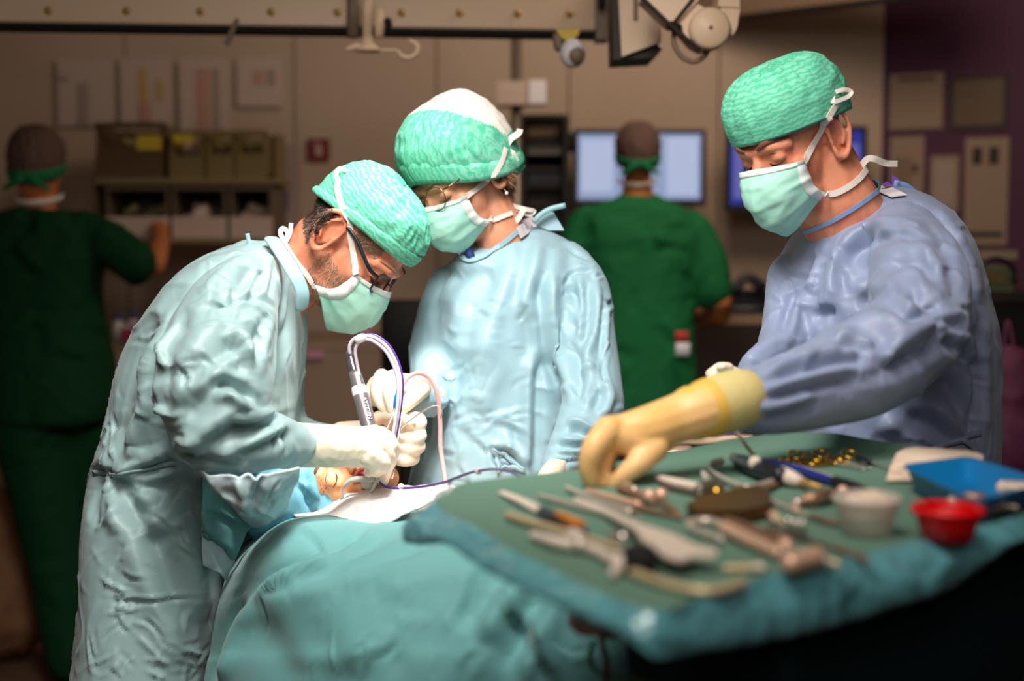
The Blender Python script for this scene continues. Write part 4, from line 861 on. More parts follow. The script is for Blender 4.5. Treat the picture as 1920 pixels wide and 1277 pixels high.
fC = [([(1588, 520), (1594, 470), (1640, 440), (1690, 436)], 11, .014, 's'), ([(1620, 440), (1680, 425), (1730, 440)], 9, .009, 's'), ([(1655, 510), (1690, 486), (1730, 490), (1760, 530)], 13, .015, 'v'), ([(1700, 548), (1730, 565), (1764, 580)], 12, .015, 'v'), ([(1670, 572), (1705, 595), (1755, 592)], 13, .013, 'v'), ([(1660, 665), (1710, 640), (1764, 608)], 14, .013, 's'), ([(1650, 690), (1700, 665), (1760, 640)], 12, .012, 's'),
      ([(1520, 600), (1545, 588), (1570, 590)], 13, -.012, 'r'), ([(1390, 690), (1440, 660), (1500, 640)], 14, .008, 's'), ([(1560, 645), (1600, 640), (1640, 660)], 10, .012, 's'), ([(1425, 710), (1480, 690), (1570, 668), (1640, 672)], 11, .011, 's'), ([(1425, 744), (1480, 728), (1570, 706), (1620, 698)], 11, .011, 's'), ([(1420, 776), (1460, 768), (1540, 745)], 11, .010, 's'), ([(1600, 560), (1640, 555), (1690, 560)], 16, .009, 's'), ([(1590, 600), (1640, 610), (1690, 640)], 18, .010, 's'),
      ([(1528, 470), (1515, 510), (1500, 545)], 10, .010, 's'), ([(1500, 545), (1485, 580), (1474, 630)], 9, .009, 's'), ([(1560, 460), (1545, 520), (1530, 580)], 18, .008, 's'), ([(1585, 460), (1578, 520), (1585, 560)], 10, .012, 'v'),
      ([(1776, 590), (1800, 605), (1824, 620)], 11, .010, 's'), ([(1780, 620), (1810, 650), (1824, 690)], 13, .014, 's'), ([(1790, 650), (1815, 680), (1825, 696)], 9, .009, 'v'), ([(1750, 700), (1790, 740), (1815, 800), (1828, 830)], 18, .016, 'v'), ([(1700, 760), (1760, 790), (1810, 830)], 16, .012, 's'), ([(1640, 800), (1690, 830), (1720, 870)], 18, .012, 's'), ([(1770, 440), (1800, 500), (1816, 580)], 15, .010, 's'), ([(1826, 600), (1832, 700), (1828, 820)], 9, .014, 'v'), ([(1740, 400), (1770, 430), (1790, 470)], 11, .008, 's')]
fC += randcreases(20, (1440, 460, 1560, 620), 40, 4, .0022, 11)+randcreases(24, (1700, 380, 1850, 860), 50, 5, .003, 12)
gC, VgC, FgC = cloth('surgical_gown', gb, .0042, 'gown_blue', pC, fC, 3, (.0055, .0014), (-.4, 0, 1))
bc = bvh_of(gC, pC)
mb = MB(); draped_ribbon(mb, bc, [(1508, 436), (1560, 414), (1610, 384), (1645, 358)], 8, 2.2, off=.002, th=.001); mb.to('collar', 'trim_blue', gC, False)
mb = MB(); ptube(mb, [(1592, 402, 2.24, 14), (1618, 378, 2.25, 17), (1634, 350, 2.28, 13)], 12, n=10); mb.to('undershirt_collar', 'navy', pC)
mb = MB(); ptube(mb, [(1628, 378, 2.25, 8), (1638, 362, 2.27, 10), (1643, 346, 2.30, 8)], 12, n=10); mb.to('scrub_collar', 'scrub_collar', pC)
mb = MB(); draped_ribbon(mb, bc, [(1646, 356), (1664, 362), (1686, 372)], 30, 2.27, 12, .004); mb.to('neck_tag', 'tag_white', gC, False)
prism(MB(), [(1652, 346), (1664, 340), (1676, 350), (1660, 350)], 2.27, 2.275).to('violet_tab', 'violet', gC, False)
prism(MB(), [(1672, 328), (1684, 334), (1688, 346), (1673, 346)], 2.30, 2.304).to('violet_tab', 'violet', gC, False)
mb = MB(); pribbon(mb, [(1676, 345, 2.3), (1700, 352, 2.31), (1722, 372, 2.32)], 16, 10, .002); mb.to('neck_tie', 'trim_blue', gC)
mb = MB(); draped_ribbon(mb, bc, [(1705, 862), (1760, 838), (1810, 818), (1838, 812)], 11, 2.14, 16, .006); draped_ribbon(mb, bc, [(1800, 822), (1830, 845), (1845, 875)], 10, 2.14, 12, .006); mb.to('waist_tie', 'gown_blue', gC)
capC = cap(pC, C_fr, 'cap_green', .042, .016, .140, 1.12, 1.08, .7, 9, band=None, flat=.44, rise=.006, shift=-.004)
mkC = mask(pC, C_fr, 8, bvh_of(pC))
brow_lash(pC, C_fr, 1.7)
ba = bvh_of(pC, capC, mkC)
tie('upper_tie', ba, [mcorner(C_fr, -1, 0), (1520, 275), (1542, 235), (1558, 208), (1568, 190)], 13, 2.1, mkC)
tie('lower_tie', ba, [mcorner(C_fr, -1, 1), (1566, 362), (1590, 350), (1610, 334), (1622, 318)], 12, 2.12, mkC)
dC = float(PX((hit(ba, 1560, 200, .005) or (W(1560, 200, 2.12),))[0])[2]); mb = MB(); pribbon(mb, [(1562, 194, dC), (1563, 176, dC+.01), (1582, 168, dC+.015), (1596, 172, dC+.02), (1590, 181, dC+.015), (1564, 192, dC)], 8, 20); mb.to('tie_bow', 'ribbon', mkC, False)
mb = MB(); pribbon(mb, [(1614, 312, 2.2), (1626, 298, 2.2), (1640, 298, 2.2), (1660, 306, 2.21), (1682, 307, 2.22)], 12, 16); mb.to('tie_end', 'ribbon', mkC, False)

# ======== gloves
glove('glove', [[(1384, 748, 1.72, 50), (1320, 768, 1.70, 51), (1262, 788, 1.69, 47), (1215, 804, 1.67, 45), (1165, 811, 1.66, 36), (1140, 808, 1.66, 30)],
                [(1195, 830, 1.66, 36), (1160, 818, 1.65, 30)], [(1240, 820, 1.68, 32), (1205, 842, 1.66, 24)],
                [(1142, 804, 1.645, 27), (1114, 838, 1.625, 24), (1103, 872, 1.625, 20), (1107, 898, 1.63, 17), (1117, 914, 1.64, 13)],
                [(1152, 814, 1.675, 25), (1134, 850, 1.655, 22), (1127, 884, 1.65, 19), (1132, 904, 1.65, 16), (1140, 918, 1.65, 13)],
                [(1172, 815, 1.71, 23), (1146, 846, 1.70, 19), (1136, 880, 1.69, 16), (1140, 905, 1.69, 13)],
                [(1192, 820, 1.73, 20), (1152, 838, 1.74, 16), (1140, 870, 1.73, 13), (1142, 892, 1.73, 11)],
                [(1228, 838, 1.66, 28), (1200, 866, 1.64, 24), (1174, 888, 1.635, 19), (1150, 908, 1.64, 15)]], 'glove_yellow', pC, .0026, 3)
mb = MB(); q = pp((1388, 747, 1.722), (1362, 755, 1.715), (1340, 762, 1.71)); mb.tube(q, np.array([57, 58, 56])*S(1.72), 28, n=8); mb.to('glove_cuff', 'cuff_beige', pC)
for a, bq, rr in (((1336, 763, 1.708), (1322, 768, 1.704), 57), ((1302, 774, 1.70), (1294, 777, 1.698), 53)):
    mb = MB(); mb.tube(pp(a, bq), np.array([rr, rr-1])*S(1.7), 28, n=6); mb.to('rolled_cuff', 'cuff_yellow', pC)
glove('glove', [[(1388, 716, 2.02, 22), (1362, 706, 2.0, 24), (1345, 704, 1.98, 20)], [(1362, 694, 1.98, 13), (1340, 704, 1.97, 12), (1334, 718, 1.97, 10)], [(1350, 690, 1.99, 12), (1332, 702, 1.99, 11)], [(1366, 690, 1.97, 11), (1352, 688, 1.96, 10)]], 'glove_cream', pC, .0024, 3)
# bent surgeon: forearm glove, hand holding the handpiece, other fist behind
glove('glove', [[(540, 834, 2.19, 42), (590, 836, 2.20, 41), (650, 838, 2.22, 39), (700, 838, 2.24, 38), (715, 836, 2.25, 33)], [(690, 826, 2.24, 28), (718, 822, 2.25, 20)],
                [(712, 816, 2.24, 18), (735, 838, 2.26, 15), (730, 866, 2.28, 12.5), (722, 892, 2.30, 10), (718, 906, 2.31, 8)], [(708, 836, 2.22, 18), (728, 858, 2.24, 14), (722, 884, 2.27, 11), (715, 900, 2.28, 8)],
                [(700, 852, 2.21, 16), (722, 872, 2.22, 12), (706, 886, 2.25, 10)], [(690, 860, 2.21, 14), (704, 878, 2.22, 11), (690, 886, 2.25, 9)], [(700, 812, 2.28, 17), (722, 850, 2.32, 14), (716, 890, 2.33, 10)]], 'glove_cream', pA, .0026, 3, .0012, 4)
mb = MB(); mb.tube(pp((546, 834, 2.185), (558, 835, 2.19)), np.array([44, 43])*S(2.19), 24, n=5); mb.to('rolled_cuff', 'cuff_beige', pA)
glove('glove', [[(640, 824, 2.48, 34), (700, 820, 2.46, 33), (735, 820, 2.44, 31)], [(745, 835, 2.42, 28), (738, 812, 2.42, 26)],
                [(732, 790, 2.40, 14), (762, 786, 2.38, 13), (784, 784, 2.37, 12), (790, 795, 2.35, 11), (772, 800, 2.34, 11)],
                [(745, 802, 2.38, 13), (772, 804, 2.35, 13), (790, 815, 2.35, 12), (776, 824, 2.33, 12), (752, 822, 2.34, 11)],
                [(745, 826, 2.38, 13), (776, 826, 2.35, 13), (788, 838, 2.35, 12), (770, 842, 2.33, 12), (748, 840, 2.34, 11)],
                [(740, 848, 2.38, 13), (768, 848, 2.36, 13), (776, 860, 2.35, 12), (758, 864, 2.33, 12), (740, 860, 2.34, 11)],
                [(700, 790, 2.40, 14), (722, 778, 2.38, 13), (748, 782, 2.35, 12), (770, 793, 2.33, 10)]], 'glove_cream', pA, .0024, 2)
# assistant: hand with sucker, and a fingertip above the tray
glove('glove', [[(806, 744, 2.47, 30), (785, 738, 2.45, 31), (762, 732, 2.43, 32), (738, 728, 2.42, 30)],
                [(716, 706, 2.41, 16), (708, 732, 2.39, 15), (716, 756, 2.38, 13), (732, 774, 2.37, 10), (740, 783, 2.37, 8)], [(738, 708, 2.40, 17), (732, 736, 2.37, 15), (736, 762, 2.36, 13), (741, 784, 2.36, 9)],
                [(705, 718, 2.43, 15), (694, 738, 2.42, 13), (706, 752, 2.41, 12)], [(700, 722, 2.46, 12), (688, 740, 2.45, 11), (692, 758, 2.44, 9)],
                [(790, 728, 2.41, 20), (772, 748, 2.38, 16), (755, 764, 2.36, 13), (748, 772, 2.36, 10)]], 'glove_cream', pB, .0024, 2)
mb = MB(); mb.tube(pp((806, 744, 2.475), (797, 742, 2.462)), np.array([32, 32])*S(2.46), 22, n=6); mb.to('glove_cuff', 'glove_cream', pB)
glove('glove', [[(1046, 872, 2.33, 20), (1034, 888, 2.31, 22), (1024, 900, 2.30, 20)], [(1020, 902, 2.3, 12), (1006, 915, 2.29, 10)], [(1032, 905, 2.29, 12), (1016, 922, 2.28, 10)], [(1044, 905, 2.28, 12), (1032, 924, 2.27, 10)], [(1050, 900, 2.3, 11), (1052, 918, 2.29, 9)]], 'glove_cream', pB, .0026, 3)

# ======== background people, seen from behind
def bgperson(label, d, hx_, hy_, hw, neck, torso, arms, sleeves, shirt_rows, legs, mshirt, mleg, knot, shoes):
    loc = W(hx_, 1260, d); loc[2] = 0; s = S(d); R = hframe(1, 0, 0, 0); R = np.stack([[1, 0, 0], [0, 1, 0], [0, 0, 1]], 1).astype(float)
    c = W(hx_, hy_, d); fr = fmatrix(R, c, hw*2*s/.175); Rm = np.eye(3)*hw*2*s/.175; hd = head_mb(); b = MB(); b.add(hd.verts()@Rm.T+c, hd.F)
    ptube(b, neck, 14, n=6); loft(b, torso)
    for a in arms: ptube(b, a, 12, n=10)
    V, F = remesh(b, .006); V = lap(V, F, 4); o = link('person', V-np.array(loc), F, 'skin_dark'); place(o, loc); tag(o, label, 'person')
    b = MB(); loft(b, shirt_rows)
    for a in sleeves: ptube(b, a, 16, n=10)
    x = np.array(shirt_rows); lo = (x[:, 1].min(), x[0, 0], x[:, 2].max(), x[-1, 0])
    cs = randcreases(26, lo, 90, 9, .007, int(hx_)); sh, _, _ = cloth('scrub_top', b, .011, mshirt, o, cs, hx_/100, (.010, .003), (0, 0, 1))
    if legs:
        b = MB()
        for a in legs: ptube(b, a, 18, n=12)
        cloth('scrub_trousers', b, .012, mleg, o, randcreases(16, (lo[0], 800, lo[2], 1200), 80, 9, .006, 4), 2, (.009, .002))
    for a in shoes:
        b = MB(); q = onz(a[0], a[1], .04); b.ell([q[0], q[1], .035], [.045, .12, .04]); b.ell([q[0], q[1]-.05, .06], [.04, .06, .05]); V, F = remesh(b, .008); V[:, 2] = np.maximum(V[:, 2], 0); link('shoe', lap(V, F, 3), F, 'shoe', o)
    cp = cap(o, fr, 'bouffant', .05, -.035, .15, 1.05, 1.05, 1.3, int(hx_), name='bouffant_cap')
    b = MB(); q = [[.088*math.sin(t), -.01+.108*math.cos(t), .035-.06*(1-math.cos(t))/2] for t in np.linspace(0, 2*math.pi, 33)]; b.tube(q, .022, 8, flat=(1, .3), up=[0, 0, 1], rnd=False); linkh('headband', b, 'headband_green', cp, fr)
    b = MB()
    for sg in (-1, 1): b.tube([[0, -.12, -.03], [sg*.02, -.13, -.028], [sg*.045, -.125, -.045], [sg*.075, -.12, -.06]], [.006, .014, .012, .006], 8, flat=(1, .4), n=12)
    linkh('headband_knot', b, 'headband_green', cp, fr)
    b = MB(); q = [[.075*math.sin(t), .005+.09*math.cos(t), -.085+.02*math.cos(t)] for t in np.linspace(1.2, 5.1, 22)]; b.tube(q, .009, 8, flat=(1, .3), up=[0, 0, 1]); linkh('mask_tie', b, 'ribbon', o, fr)
    if knot: b = MB(); b.box(W(*knot), [.022, .006, .02], bev=.004); b.to('name_badge', 'white_plastic', o); b = MB(); b.box(W(knot[0]-2, knot[1]-24, knot[2]), [.02, .006, .016]); b.to('badge_clip', 'print_red', o)
    return o
bgperson('person in dark green scrubs at the bin shelf, seen from behind', 4.43, 71, 322, 49, [(72, 350, 4.43, 30), (72, 400, 4.43, 34)], [(400, 20, 125, 4.43, .08), (440, -20, 165, 4.43, .1), (600, 0, 150, 4.43, .1), (760, -5, 165, 4.43, .11)],
         [[(180, 440, 4.4, 26), (250, 475, 4.4, 24), (285, 500, 4.45, 22), (300, 460, 4.8, 18), (300, 440, 4.95, 16), (298, 432, 5.0, 20)], [(-40, 440, 4.4, 26), (-70, 600, 4.4, 22), (-60, 700, 4.6, 18)]], [[(160, 425, 4.42, 34), (205, 455, 4.4, 42), (258, 494, 4.4, 44)], [(-20, 430, 4.42, 36), (-55, 500, 4.4, 46), (-66, 560, 4.4, 46)]],
         [(390, 30, 112, 4.43, .07), (400, 0, 150, 4.43, .1), (420, -30, 182, 4.43, .115), (470, -50, 196, 4.43, .13), (560, -40, 188, 4.43, .13), (660, -30, 208, 4.43, .14), (740, -15, 218, 4.43, .15), (792, -10, 206, 4.43, .15)],
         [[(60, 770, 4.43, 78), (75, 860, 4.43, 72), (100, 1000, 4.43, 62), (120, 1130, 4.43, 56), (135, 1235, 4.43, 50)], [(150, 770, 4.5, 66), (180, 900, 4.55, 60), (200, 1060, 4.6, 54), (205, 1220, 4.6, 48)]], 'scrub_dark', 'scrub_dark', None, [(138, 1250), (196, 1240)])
bgperson('person in bright green scrubs facing the monitors, seen from behind', 4.5, 1195, 300, 40, [(1195, 330, 4.5, 26), (1195, 385, 4.5, 32)], [(385, 1140, 1250, 4.5, .08), (430, 1095, 1310, 4.5, .1), (600, 1120, 1290, 4.5, .1), (760, 1130, 1300, 4.5, .11)],
         [[(1310, 450, 4.5, 26), (1345, 550, 4.45, 23), (1352, 590, 4.5, 20), (1290, 600, 4.85, 17)], [(1090, 440, 4.5, 26), (1060, 560, 4.6, 22), (1080, 590, 4.8, 18)]], [[(1295, 430, 4.5, 36), (1325, 490, 4.48, 42), (1338, 548, 4.46, 40)], [(1100, 425, 4.5, 38), (1078, 490, 4.5, 44), (1070, 550, 4.5, 42)]],
         [(368, 1165, 1225, 4.5, .06), (380, 1140, 1252, 4.5, .09), (405, 1092, 1300, 4.5, .115), (460, 1078, 1318, 4.5, .13), (560, 1100, 1300, 4.5, .13), (700, 1090, 1306, 4.5, .14), (840, 1085, 1310, 4.5, .15)],
         [[(1150, 820, 4.5, 66), (1150, 1000, 4.5, 58), (1150, 1260, 4.5, 48)], [(1245, 820, 4.5, 66), (1248, 1000, 4.5, 58), (1250, 1260, 4.5, 48)]], 'scrub_green', 'scrub_green', (1280, 655, 4.32), [(1150, 1290), (1250, 1290)])
# ======== patient on the operating table
f = nrm([.2, -.55, .8]); u = np.array([-1., 0, 0]); u = nrm(u-f*(u@f)); R = np.stack([np.cross(f, u), f, u], 1); o = W(622, 935, 2.38); P_fr = fmatrix(R, o, .92)
loc = W(660, 1000, 2.42)
neck = [([o+R@[0, -.02, -.04], o+R@[0, -.03, -.14], o+np.array([.30, .02, -.06])], [.05, .05, .07])]
tor = [([o+np.array([.28, .02, -.12]), o+np.array([.55, .0, -.13]), o+np.array([.9, -.02, -.14])], [.10, .11, .11], (.8, 1.2))]
pP, VP, FP, NP_ = body('patient lying with prepared face under the surgeon\'s gloves', loc, head_mb(.9, .9, True), 1, P_fr, neck, tor, 'skin_patient')
brow_lash(pP, P_fr, .8, lw=.5)
mb = MB(); mb.ell(W(684, 893, 2.325), np.array([19, 10, 9])*S(2.33), rot_from([.2, -.3, 1], [1, 0, .1])); mb.to('mouth', 'mouth', pP)
mb = MB(); mb.ell(W(688, 897, 2.31), np.array([12, 6, 4.5])*S(2.33), rot_from([.2, -.3, 1], [1, 0, .1])); mb.to('tongue', 'blood', pP)
mb = MB(); ptube(mb, [(664, 894, 2.31, 3.5), (676, 881, 2.31, 4), (694, 881, 2.31, 4), (705, 890, 2.31, 3.5)], 8, n=16); mb.to('lip', 'lip', pP)
r = np.random.default_rng(3); mb = MB()
for _ in range(46):
    h = None; q = (603+r.normal()*7, 915+r.normal()*11); bbp = bb_p = None
    mb.V or None
bp_ = bvh_of(pP); mb = MB()
for _ in range(60):
    h = hit(bp_, 606+r.normal()*6, 914+r.normal()*12, .0004)
    if h: mb.ell(h[0], [.0005, .0005, .0004], seg=6)
q = mb.to('stubble_specks', 'speck', pP); q['kind'] = 'stuff'
mb = MB(); h = hit(bp_, 672, 932, .001)
t = thing('cheek_retractor', 'clear plastic mouth retractor on the patient\'s cheek', 'retractor', W(690, 905, 2.29))
mb = MB(); ptube(mb, [(642, 930, 2.30, 5), (646, 912, 2.29, 5), (660, 900, 2.285, 6), (684, 898, 2.28, 7), (712, 898, 2.28, 7)], 10, n=20, flat=(1, .6)); mb.to('frame', 'clear_retractor', t)
mb = MB(); ptube(mb, [(706, 896, 2.28, 7), (700, 914, 2.28, 6), (692, 924, 2.28, 5)], 10, n=10, flat=(1, .6)); mb.to('bar', 'clear_retractor', t)
mb = MB(); mb.ell(W(689, 907, 2.285), [.011, .006, .009]); mb.to('cheek_paddle', 'clear_retractor', t)
mb = MB(); ptube(mb, [(712, 878, 2.29, 6), (711, 900, 2.28, 7)], 10); mb.to('hub', 'white_plastic', t)
t = thing('head_wrap', 'blue surgical wrap folded around the patient\'s head', 'drape', W(575, 960, 2.42))
mb = MB(); mb.tube([o+R@[0, -.02, .045], o+R@[0, -.015, .10], o+R@[0, -.02, .15]], [.098, .094, .05], 28, flat=(.9, 1.08), n=12); V, F = remesh(mb, .005); V = lap(V, F, 3); N = vnorm(V, F); V = V+N*(ridge(V*np.array([18, 26, 9])+3)*.006)[:, None]
V = crease(V, vnorm(V, F), [([(572, 878), (580, 920), (585, 950)], 5, .008, 's'), ([(560, 900), (575, 925), (590, 955)], 5, .008, 's'), ([(582, 872), (588, 905), (596, 950)], 4, .006, 'r')]); link('wrap_cloth', V, F, 'drape_wrap', t)
t = thing('operating_table', 'padded operating table under the patient drape', 'table', [float(o[0])+.4, float(o[1]), 0])
mb = MB(); zt = float(o[2])-.17; mb.box([o[0]+.66, o[1]+.02, zt-.04], [.5, .2, .04], bev=.02); mb.to('mattress', 'black_matte', t)
mb = MB(); mb.box([o[0]+.66, o[1]+.02, zt-.11], [.48, .18, .03]); mb.to('table_frame', 'steel_dark', t)
mb = MB(); mb.box([o[0]+.5, o[1]+.05, (zt-.14)/2+.03], [.12, .12, (zt-.14)/2-.03], bev=.02); mb.to('column', 'steel_dark', t)
mb = MB(); mb.box([o[0]+.5, o[1]+.05, .04], [.25, .18, .04], bev=.02); mb.to('foot_plate', 'steel_dark', t)
# white sheet and towel round the neck
def sheet(name, rows, m, parent, nu=50, nv=30, amp=.003, wl=.05, specs=(), seed=0, thick=.0035, sub=1):
    """rows: list of pixel polylines [(x,y,d)...] top to bottom, each resampled to nu"""
    A = np.array([spline(pp(*r_), nu) for r_ in rows]); G = np.array([spline(A[:, j], nv) for j in range(nu)]).transpose(1, 0, 2)
    mb = MB(); mb.grid(G); V = mb.verts(); F = np.array(mb.F); N = vnorm(V, F)
    if (N[len(N)//2]@(V[len(V)//2]-CC)) > 0: F = F[:, ::-1]; N = -N; flip = True
    else: flip = False
    V = V+N*(ridge(V/wl+seed)*amp+ridge(V/(wl*.35)+seed)*amp*.25)[:, None]; V = crease(V, vnorm(V, F), specs); G = V.reshape(nv, nu, 3)
    if flip: G = G[:, ::-1]
    b = MB(); b.grid(G, thick); return b.to(name, m, parent)
d = 2.33
t = thing('neck_towel', 'white gauze towel with wavy edge laid over the teal drape', 'towel', W(700, 950, d))
sheet('towel_cloth', [[(545, 958, 2.36), (600, 952, 2.33), (650, 928, 2.31), (712, 918, 2.30), (770, 912, 2.31), (840, 910, 2.33)], [(548, 964, 2.30), (610, 958, 2.28), (655, 942, 2.26), (715, 930, 2.26), (780, 924, 2.27), (858, 916, 2.3)], [(552, 968, 2.27), (612, 964, 2.26), (664, 962, 2.22), (720, 952, 2.21), (790, 940, 2.22), (852, 926, 2.26)], [(556, 970, 2.26), (616, 968, 2.25), (690, 984, 2.17), (722, 984, 2.17), (770, 958, 2.19), (838, 932, 2.24)]],
      'towel', t, 70, 30, .0025, .03, [([(660, 950), (690, 965), (705, 980)], 5, .004, 's'), ([(680, 945), (710, 960), (722, 975)], 5, .004, 's'), ([(740, 930), (760, 940), (775, 955)], 5, .003, 's')], 2)
t = thing('patient_drape', 'large teal drape covering the patient and hanging to the floor', 'drape', W(750, 1250, 2.0))
fD = [([(705, 985), (640, 1030), (560, 1062), (500, 1095), (468, 1122)], 9, .018, 's'), ([(470, 1120), (440, 1170), (420, 1230), (405, 1290)], 12, .022, 's'), ([(830, 975), (700, 1030), (600, 1075)], 16, .010, 's'), ([(900, 985), (760, 1050), (620, 1090), (540, 1110)], 14, .009, 's'), ([(560, 985), (590, 1010), (612, 1032)], 6, .005, 's'),
      ([(478, 1122), (530, 1200), (590, 1290)], 34, .009, 's'), ([(520, 1110), (600, 1180), (690, 1290)], 40, .007, 's'), ([(620, 1290), (680, 1240), (760, 1200)], 26, .006, 's'), ([(990, 1050), (930, 1120), (880, 1200)], 24, .018, 's'), ([(1040, 1100), (1000, 1180), (960, 1277)], 22, .016, 's'), ([(940, 1130), (1000, 1200), (1040, 1290)], 16, .010, 's'), ([(700, 1110), (800, 1080), (900, 1060)], 24, .010, 'r')]+randcreases(26, (430, 1000, 1150, 1270), 90, 5, .004, 21, (2.6, .5))+randcreases(16, (430, 980, 1000, 1200), 120, 5, .003, 22, (-.45, .25))
PW = lambda x, y, z: tuple(float(v) for v in PX(o+np.array([x, y, z])))
sheet('drape_cloth', [[(505, 1010, 2.56), (560, 975, 2.52), (660, 972, 2.50), PW(.30, .22, -.16), PW(.6, .22, -.17), PW(.98, .2, -.17)], [(515, 995, 2.53), (560, 966, 2.46), (655, 964, 2.44), PW(.28, .08, -.02), PW(.6, .06, -.03), PW(.98, .04, -.04)], [(520, 985, 2.50), (560, 962, 2.42), (650, 960, 2.40), (760, 958, 2.40), (900, 950, 2.42), (1040, 940, 2.45)], [(470, 1012, 2.42), (545, 968, 2.32), (660, 964, 2.28), (770, 964, 2.27), (910, 960, 2.26), (1060, 965, 2.28)], [(432, 1058, 2.34), (530, 1000, 2.18), (650, 1000, 2.12), (780, 1000, 2.08), (930, 1000, 2.06), (1090, 1010, 2.05)], [(410, 1130, 2.28), (510, 1090, 2.08), (650, 1085, 2.01), (790, 1080, 1.98), (940, 1080, 1.95), (1130, 1085, 1.94)], [(392, 1220, 2.24), (490, 1200, 2.06), (645, 1200, 1.97), (790, 1195, 1.93), (960, 1195, 1.90), (1180, 1200, 1.88)], [(378, 1330, 2.22), (470, 1330, 2.05), (640, 1330, 1.95), (790, 1330, 1.91), (970, 1330, 1.88), (1220, 1330, 1.86)], [(340, 1900, 2.2), (450, 1900, 2.05), (630, 1900, 1.95), (790, 1900, 1.9), (990, 1900, 1.87), (1260, 1900, 1.85)]],
      'drape_teal', t, 190, 170, .0035, .3, fD, 5)
t = thing('side_drape', 'pale blue crumpled drape flap hanging beside the bent surgeon', 'drape', W(440, 1000, 2.25))
fS = [([(376, 888), (420, 930), (470, 980)], 8, .010, 's'), ([(470, 955), (462, 920), (452, 890)], 8, .010, 's'), ([(476, 940), (480, 910), (490, 890)], 6, .008, 's'), ([(500, 938), (515, 915), (525, 903)], 3, .004, 'v'), ([(505, 948), (515, 938), (530, 934)], 3, .004, 'v'), ([(480, 955), (505, 965), (515, 975)], 4, .005, 'r'), ([(420, 915), (445, 925), (455, 930)], 4, .004, 'v')]
sheet('flap', [[(374, 880, 2.09), (400, 888, 2.06), (440, 892, 2.04), (500, 890, 2.05), (560, 874, 2.09)], [(384, 896, 2.10), (410, 906, 2.07), (446, 914, 2.05), (500, 912, 2.06), (556, 900, 2.1)], [(430, 950, 2.14), (444, 950, 2.11), (470, 956, 2.09), (505, 950, 2.1), (545, 930, 2.14)], [(478, 986, 2.19), (490, 982, 2.17), (500, 982, 2.16), (512, 976, 2.17), (530, 964, 2.19)]], 'drape_light', t, 60, 40, .004, .05, fS, 3)
sheet('under_fold', [[(376, 896, 2.24), (400, 905, 2.25), (430, 925, 2.26), (480, 985, 2.27)], [(375, 940, 2.22), (400, 950, 2.25), (430, 965, 2.27), (465, 995, 2.28)], [(378, 985, 2.22), (395, 1000, 2.24), (420, 1018, 2.26), (445, 1036, 2.28)], [(384, 996, 2.23), (400, 1010, 2.25), (420, 1030, 2.27), (436, 1050, 2.28)]], 'drape_teal', t, 40, 40, .004, .07, [([(380, 955), (410, 965), (450, 985)], 6, .004, 's')], 6)
sheet('lower_flap', [[(378, 988, 2.24), (395, 1004, 2.25), (420, 1028, 2.27), (440, 1050, 2.29)], [(378, 1020, 2.24), (395, 1035, 2.25), (412, 1052, 2.27), (430, 1072, 2.29)], [(380, 1060, 2.25), (395, 1066, 2.26), (410, 1074, 2.27), (426, 1090, 2.29)]], 'drape_light', t, 30, 30, .003, .06, (), 8)
# ======== handpiece, tubes, cables
def tubething(name, label, cat, pts, r, m, n=60, group=None):
    t = MB(); ptube(t, [(x, y, d, r) for x, y, d in pts], 10, n=n); o_ = t.to(name, m); return tag(o_, label, cat, group)
t = thing('surgical_handpiece', 'grey cylindrical handpiece with white lettering held upright over the glove', 'handpiece', W(700, 800, 2.25))
a0, a1 = W(655, 662, 2.33), W(692, 800, 2.29); ax = a1-a0; L_ = np.linalg.norm(ax); s = S(2.3); ux = ax/L_
mb = MB(); mb.tube([a0+ux*L_*t_ for t_ in (0, .08, .26)], np.array([7, 9, 12])*s, 20, n=8); mb.to('tail_boot', 'handpiece_dark', t)
mb = MB(); mb.tube([a0+ux*L_*t_ for t_ in (.26, .5)], np.array([12, 13.5])*s, 24, n=5, rnd=False); mb.to('grip_collar', 'handpiece', t)
mb = MB(); mb.tube([a0+ux*L_*t_ for t_ in (.5, .58)], np.array([15, 15])*s, 24, n=5); mb.to('ring_collar', 'white_plastic', t)
mb = MB(); mb.tube([a0+ux*L_*t_ for t_ in (.58, 1.0, 1.2)], np.array([15, 14, 10])*s, 24, n=8); mb.to('barrel', 'handpiece', t)
mb = MB(); mb.tube([a0+ux*L_*1.2, W(716, 895, 2.29)], np.array([6, 2])*s, 12, n=8); mb.to('burr_shaft', 'steel', t)
cu = bpy.data.curves.new('lettering', 'FONT'); cu.body = 'AYTOEN'; cu.size = .0098; cu.extrude = .0003; cu.align_x = 'CENTER'; cu.align_y = 'CENTER'
fc = bpy.data.objects.new('lettering_curve', cu); COL.objects.link(fc); me_ = bpy.data.meshes.new_from_object(fc.evaluated_get(bpy.context.evaluated_depsgraph_get())); bpy.data.objects.remove(fc)
fo = bpy.data.objects.new('lettering', me_); COL.objects.link(fo); me_.materials.clear(); me_.materials.append(M['white_plastic'])
vN = nrm(CC-(a0+a1)/2); vN = nrm(vN-ux*(vN@ux)); xN = ux; yN = np.cross(vN, xN); vN2 = nrm(vN*math.cos(.35)+yN*math.sin(.35)) if (yN@AR) > 0 else nrm(vN*math.cos(.35)-yN*math.sin(.35)); yN2 = np.cross(vN2, xN)
pc = a0+ux*L_*.79+vN2*15.6*s; mm = Matrix.Identity(4)
for i in range(3): mm[i][0], mm[i][1], mm[i][2], mm[i][3] = float(xN[i]), float(yN2[i]), float(vN2[i]), float(pc[i])
fo.parent = t; fo.matrix_basis = Matrix.Translation(-wloc(t)) @ mm; FRAMES['lettering'] = mm
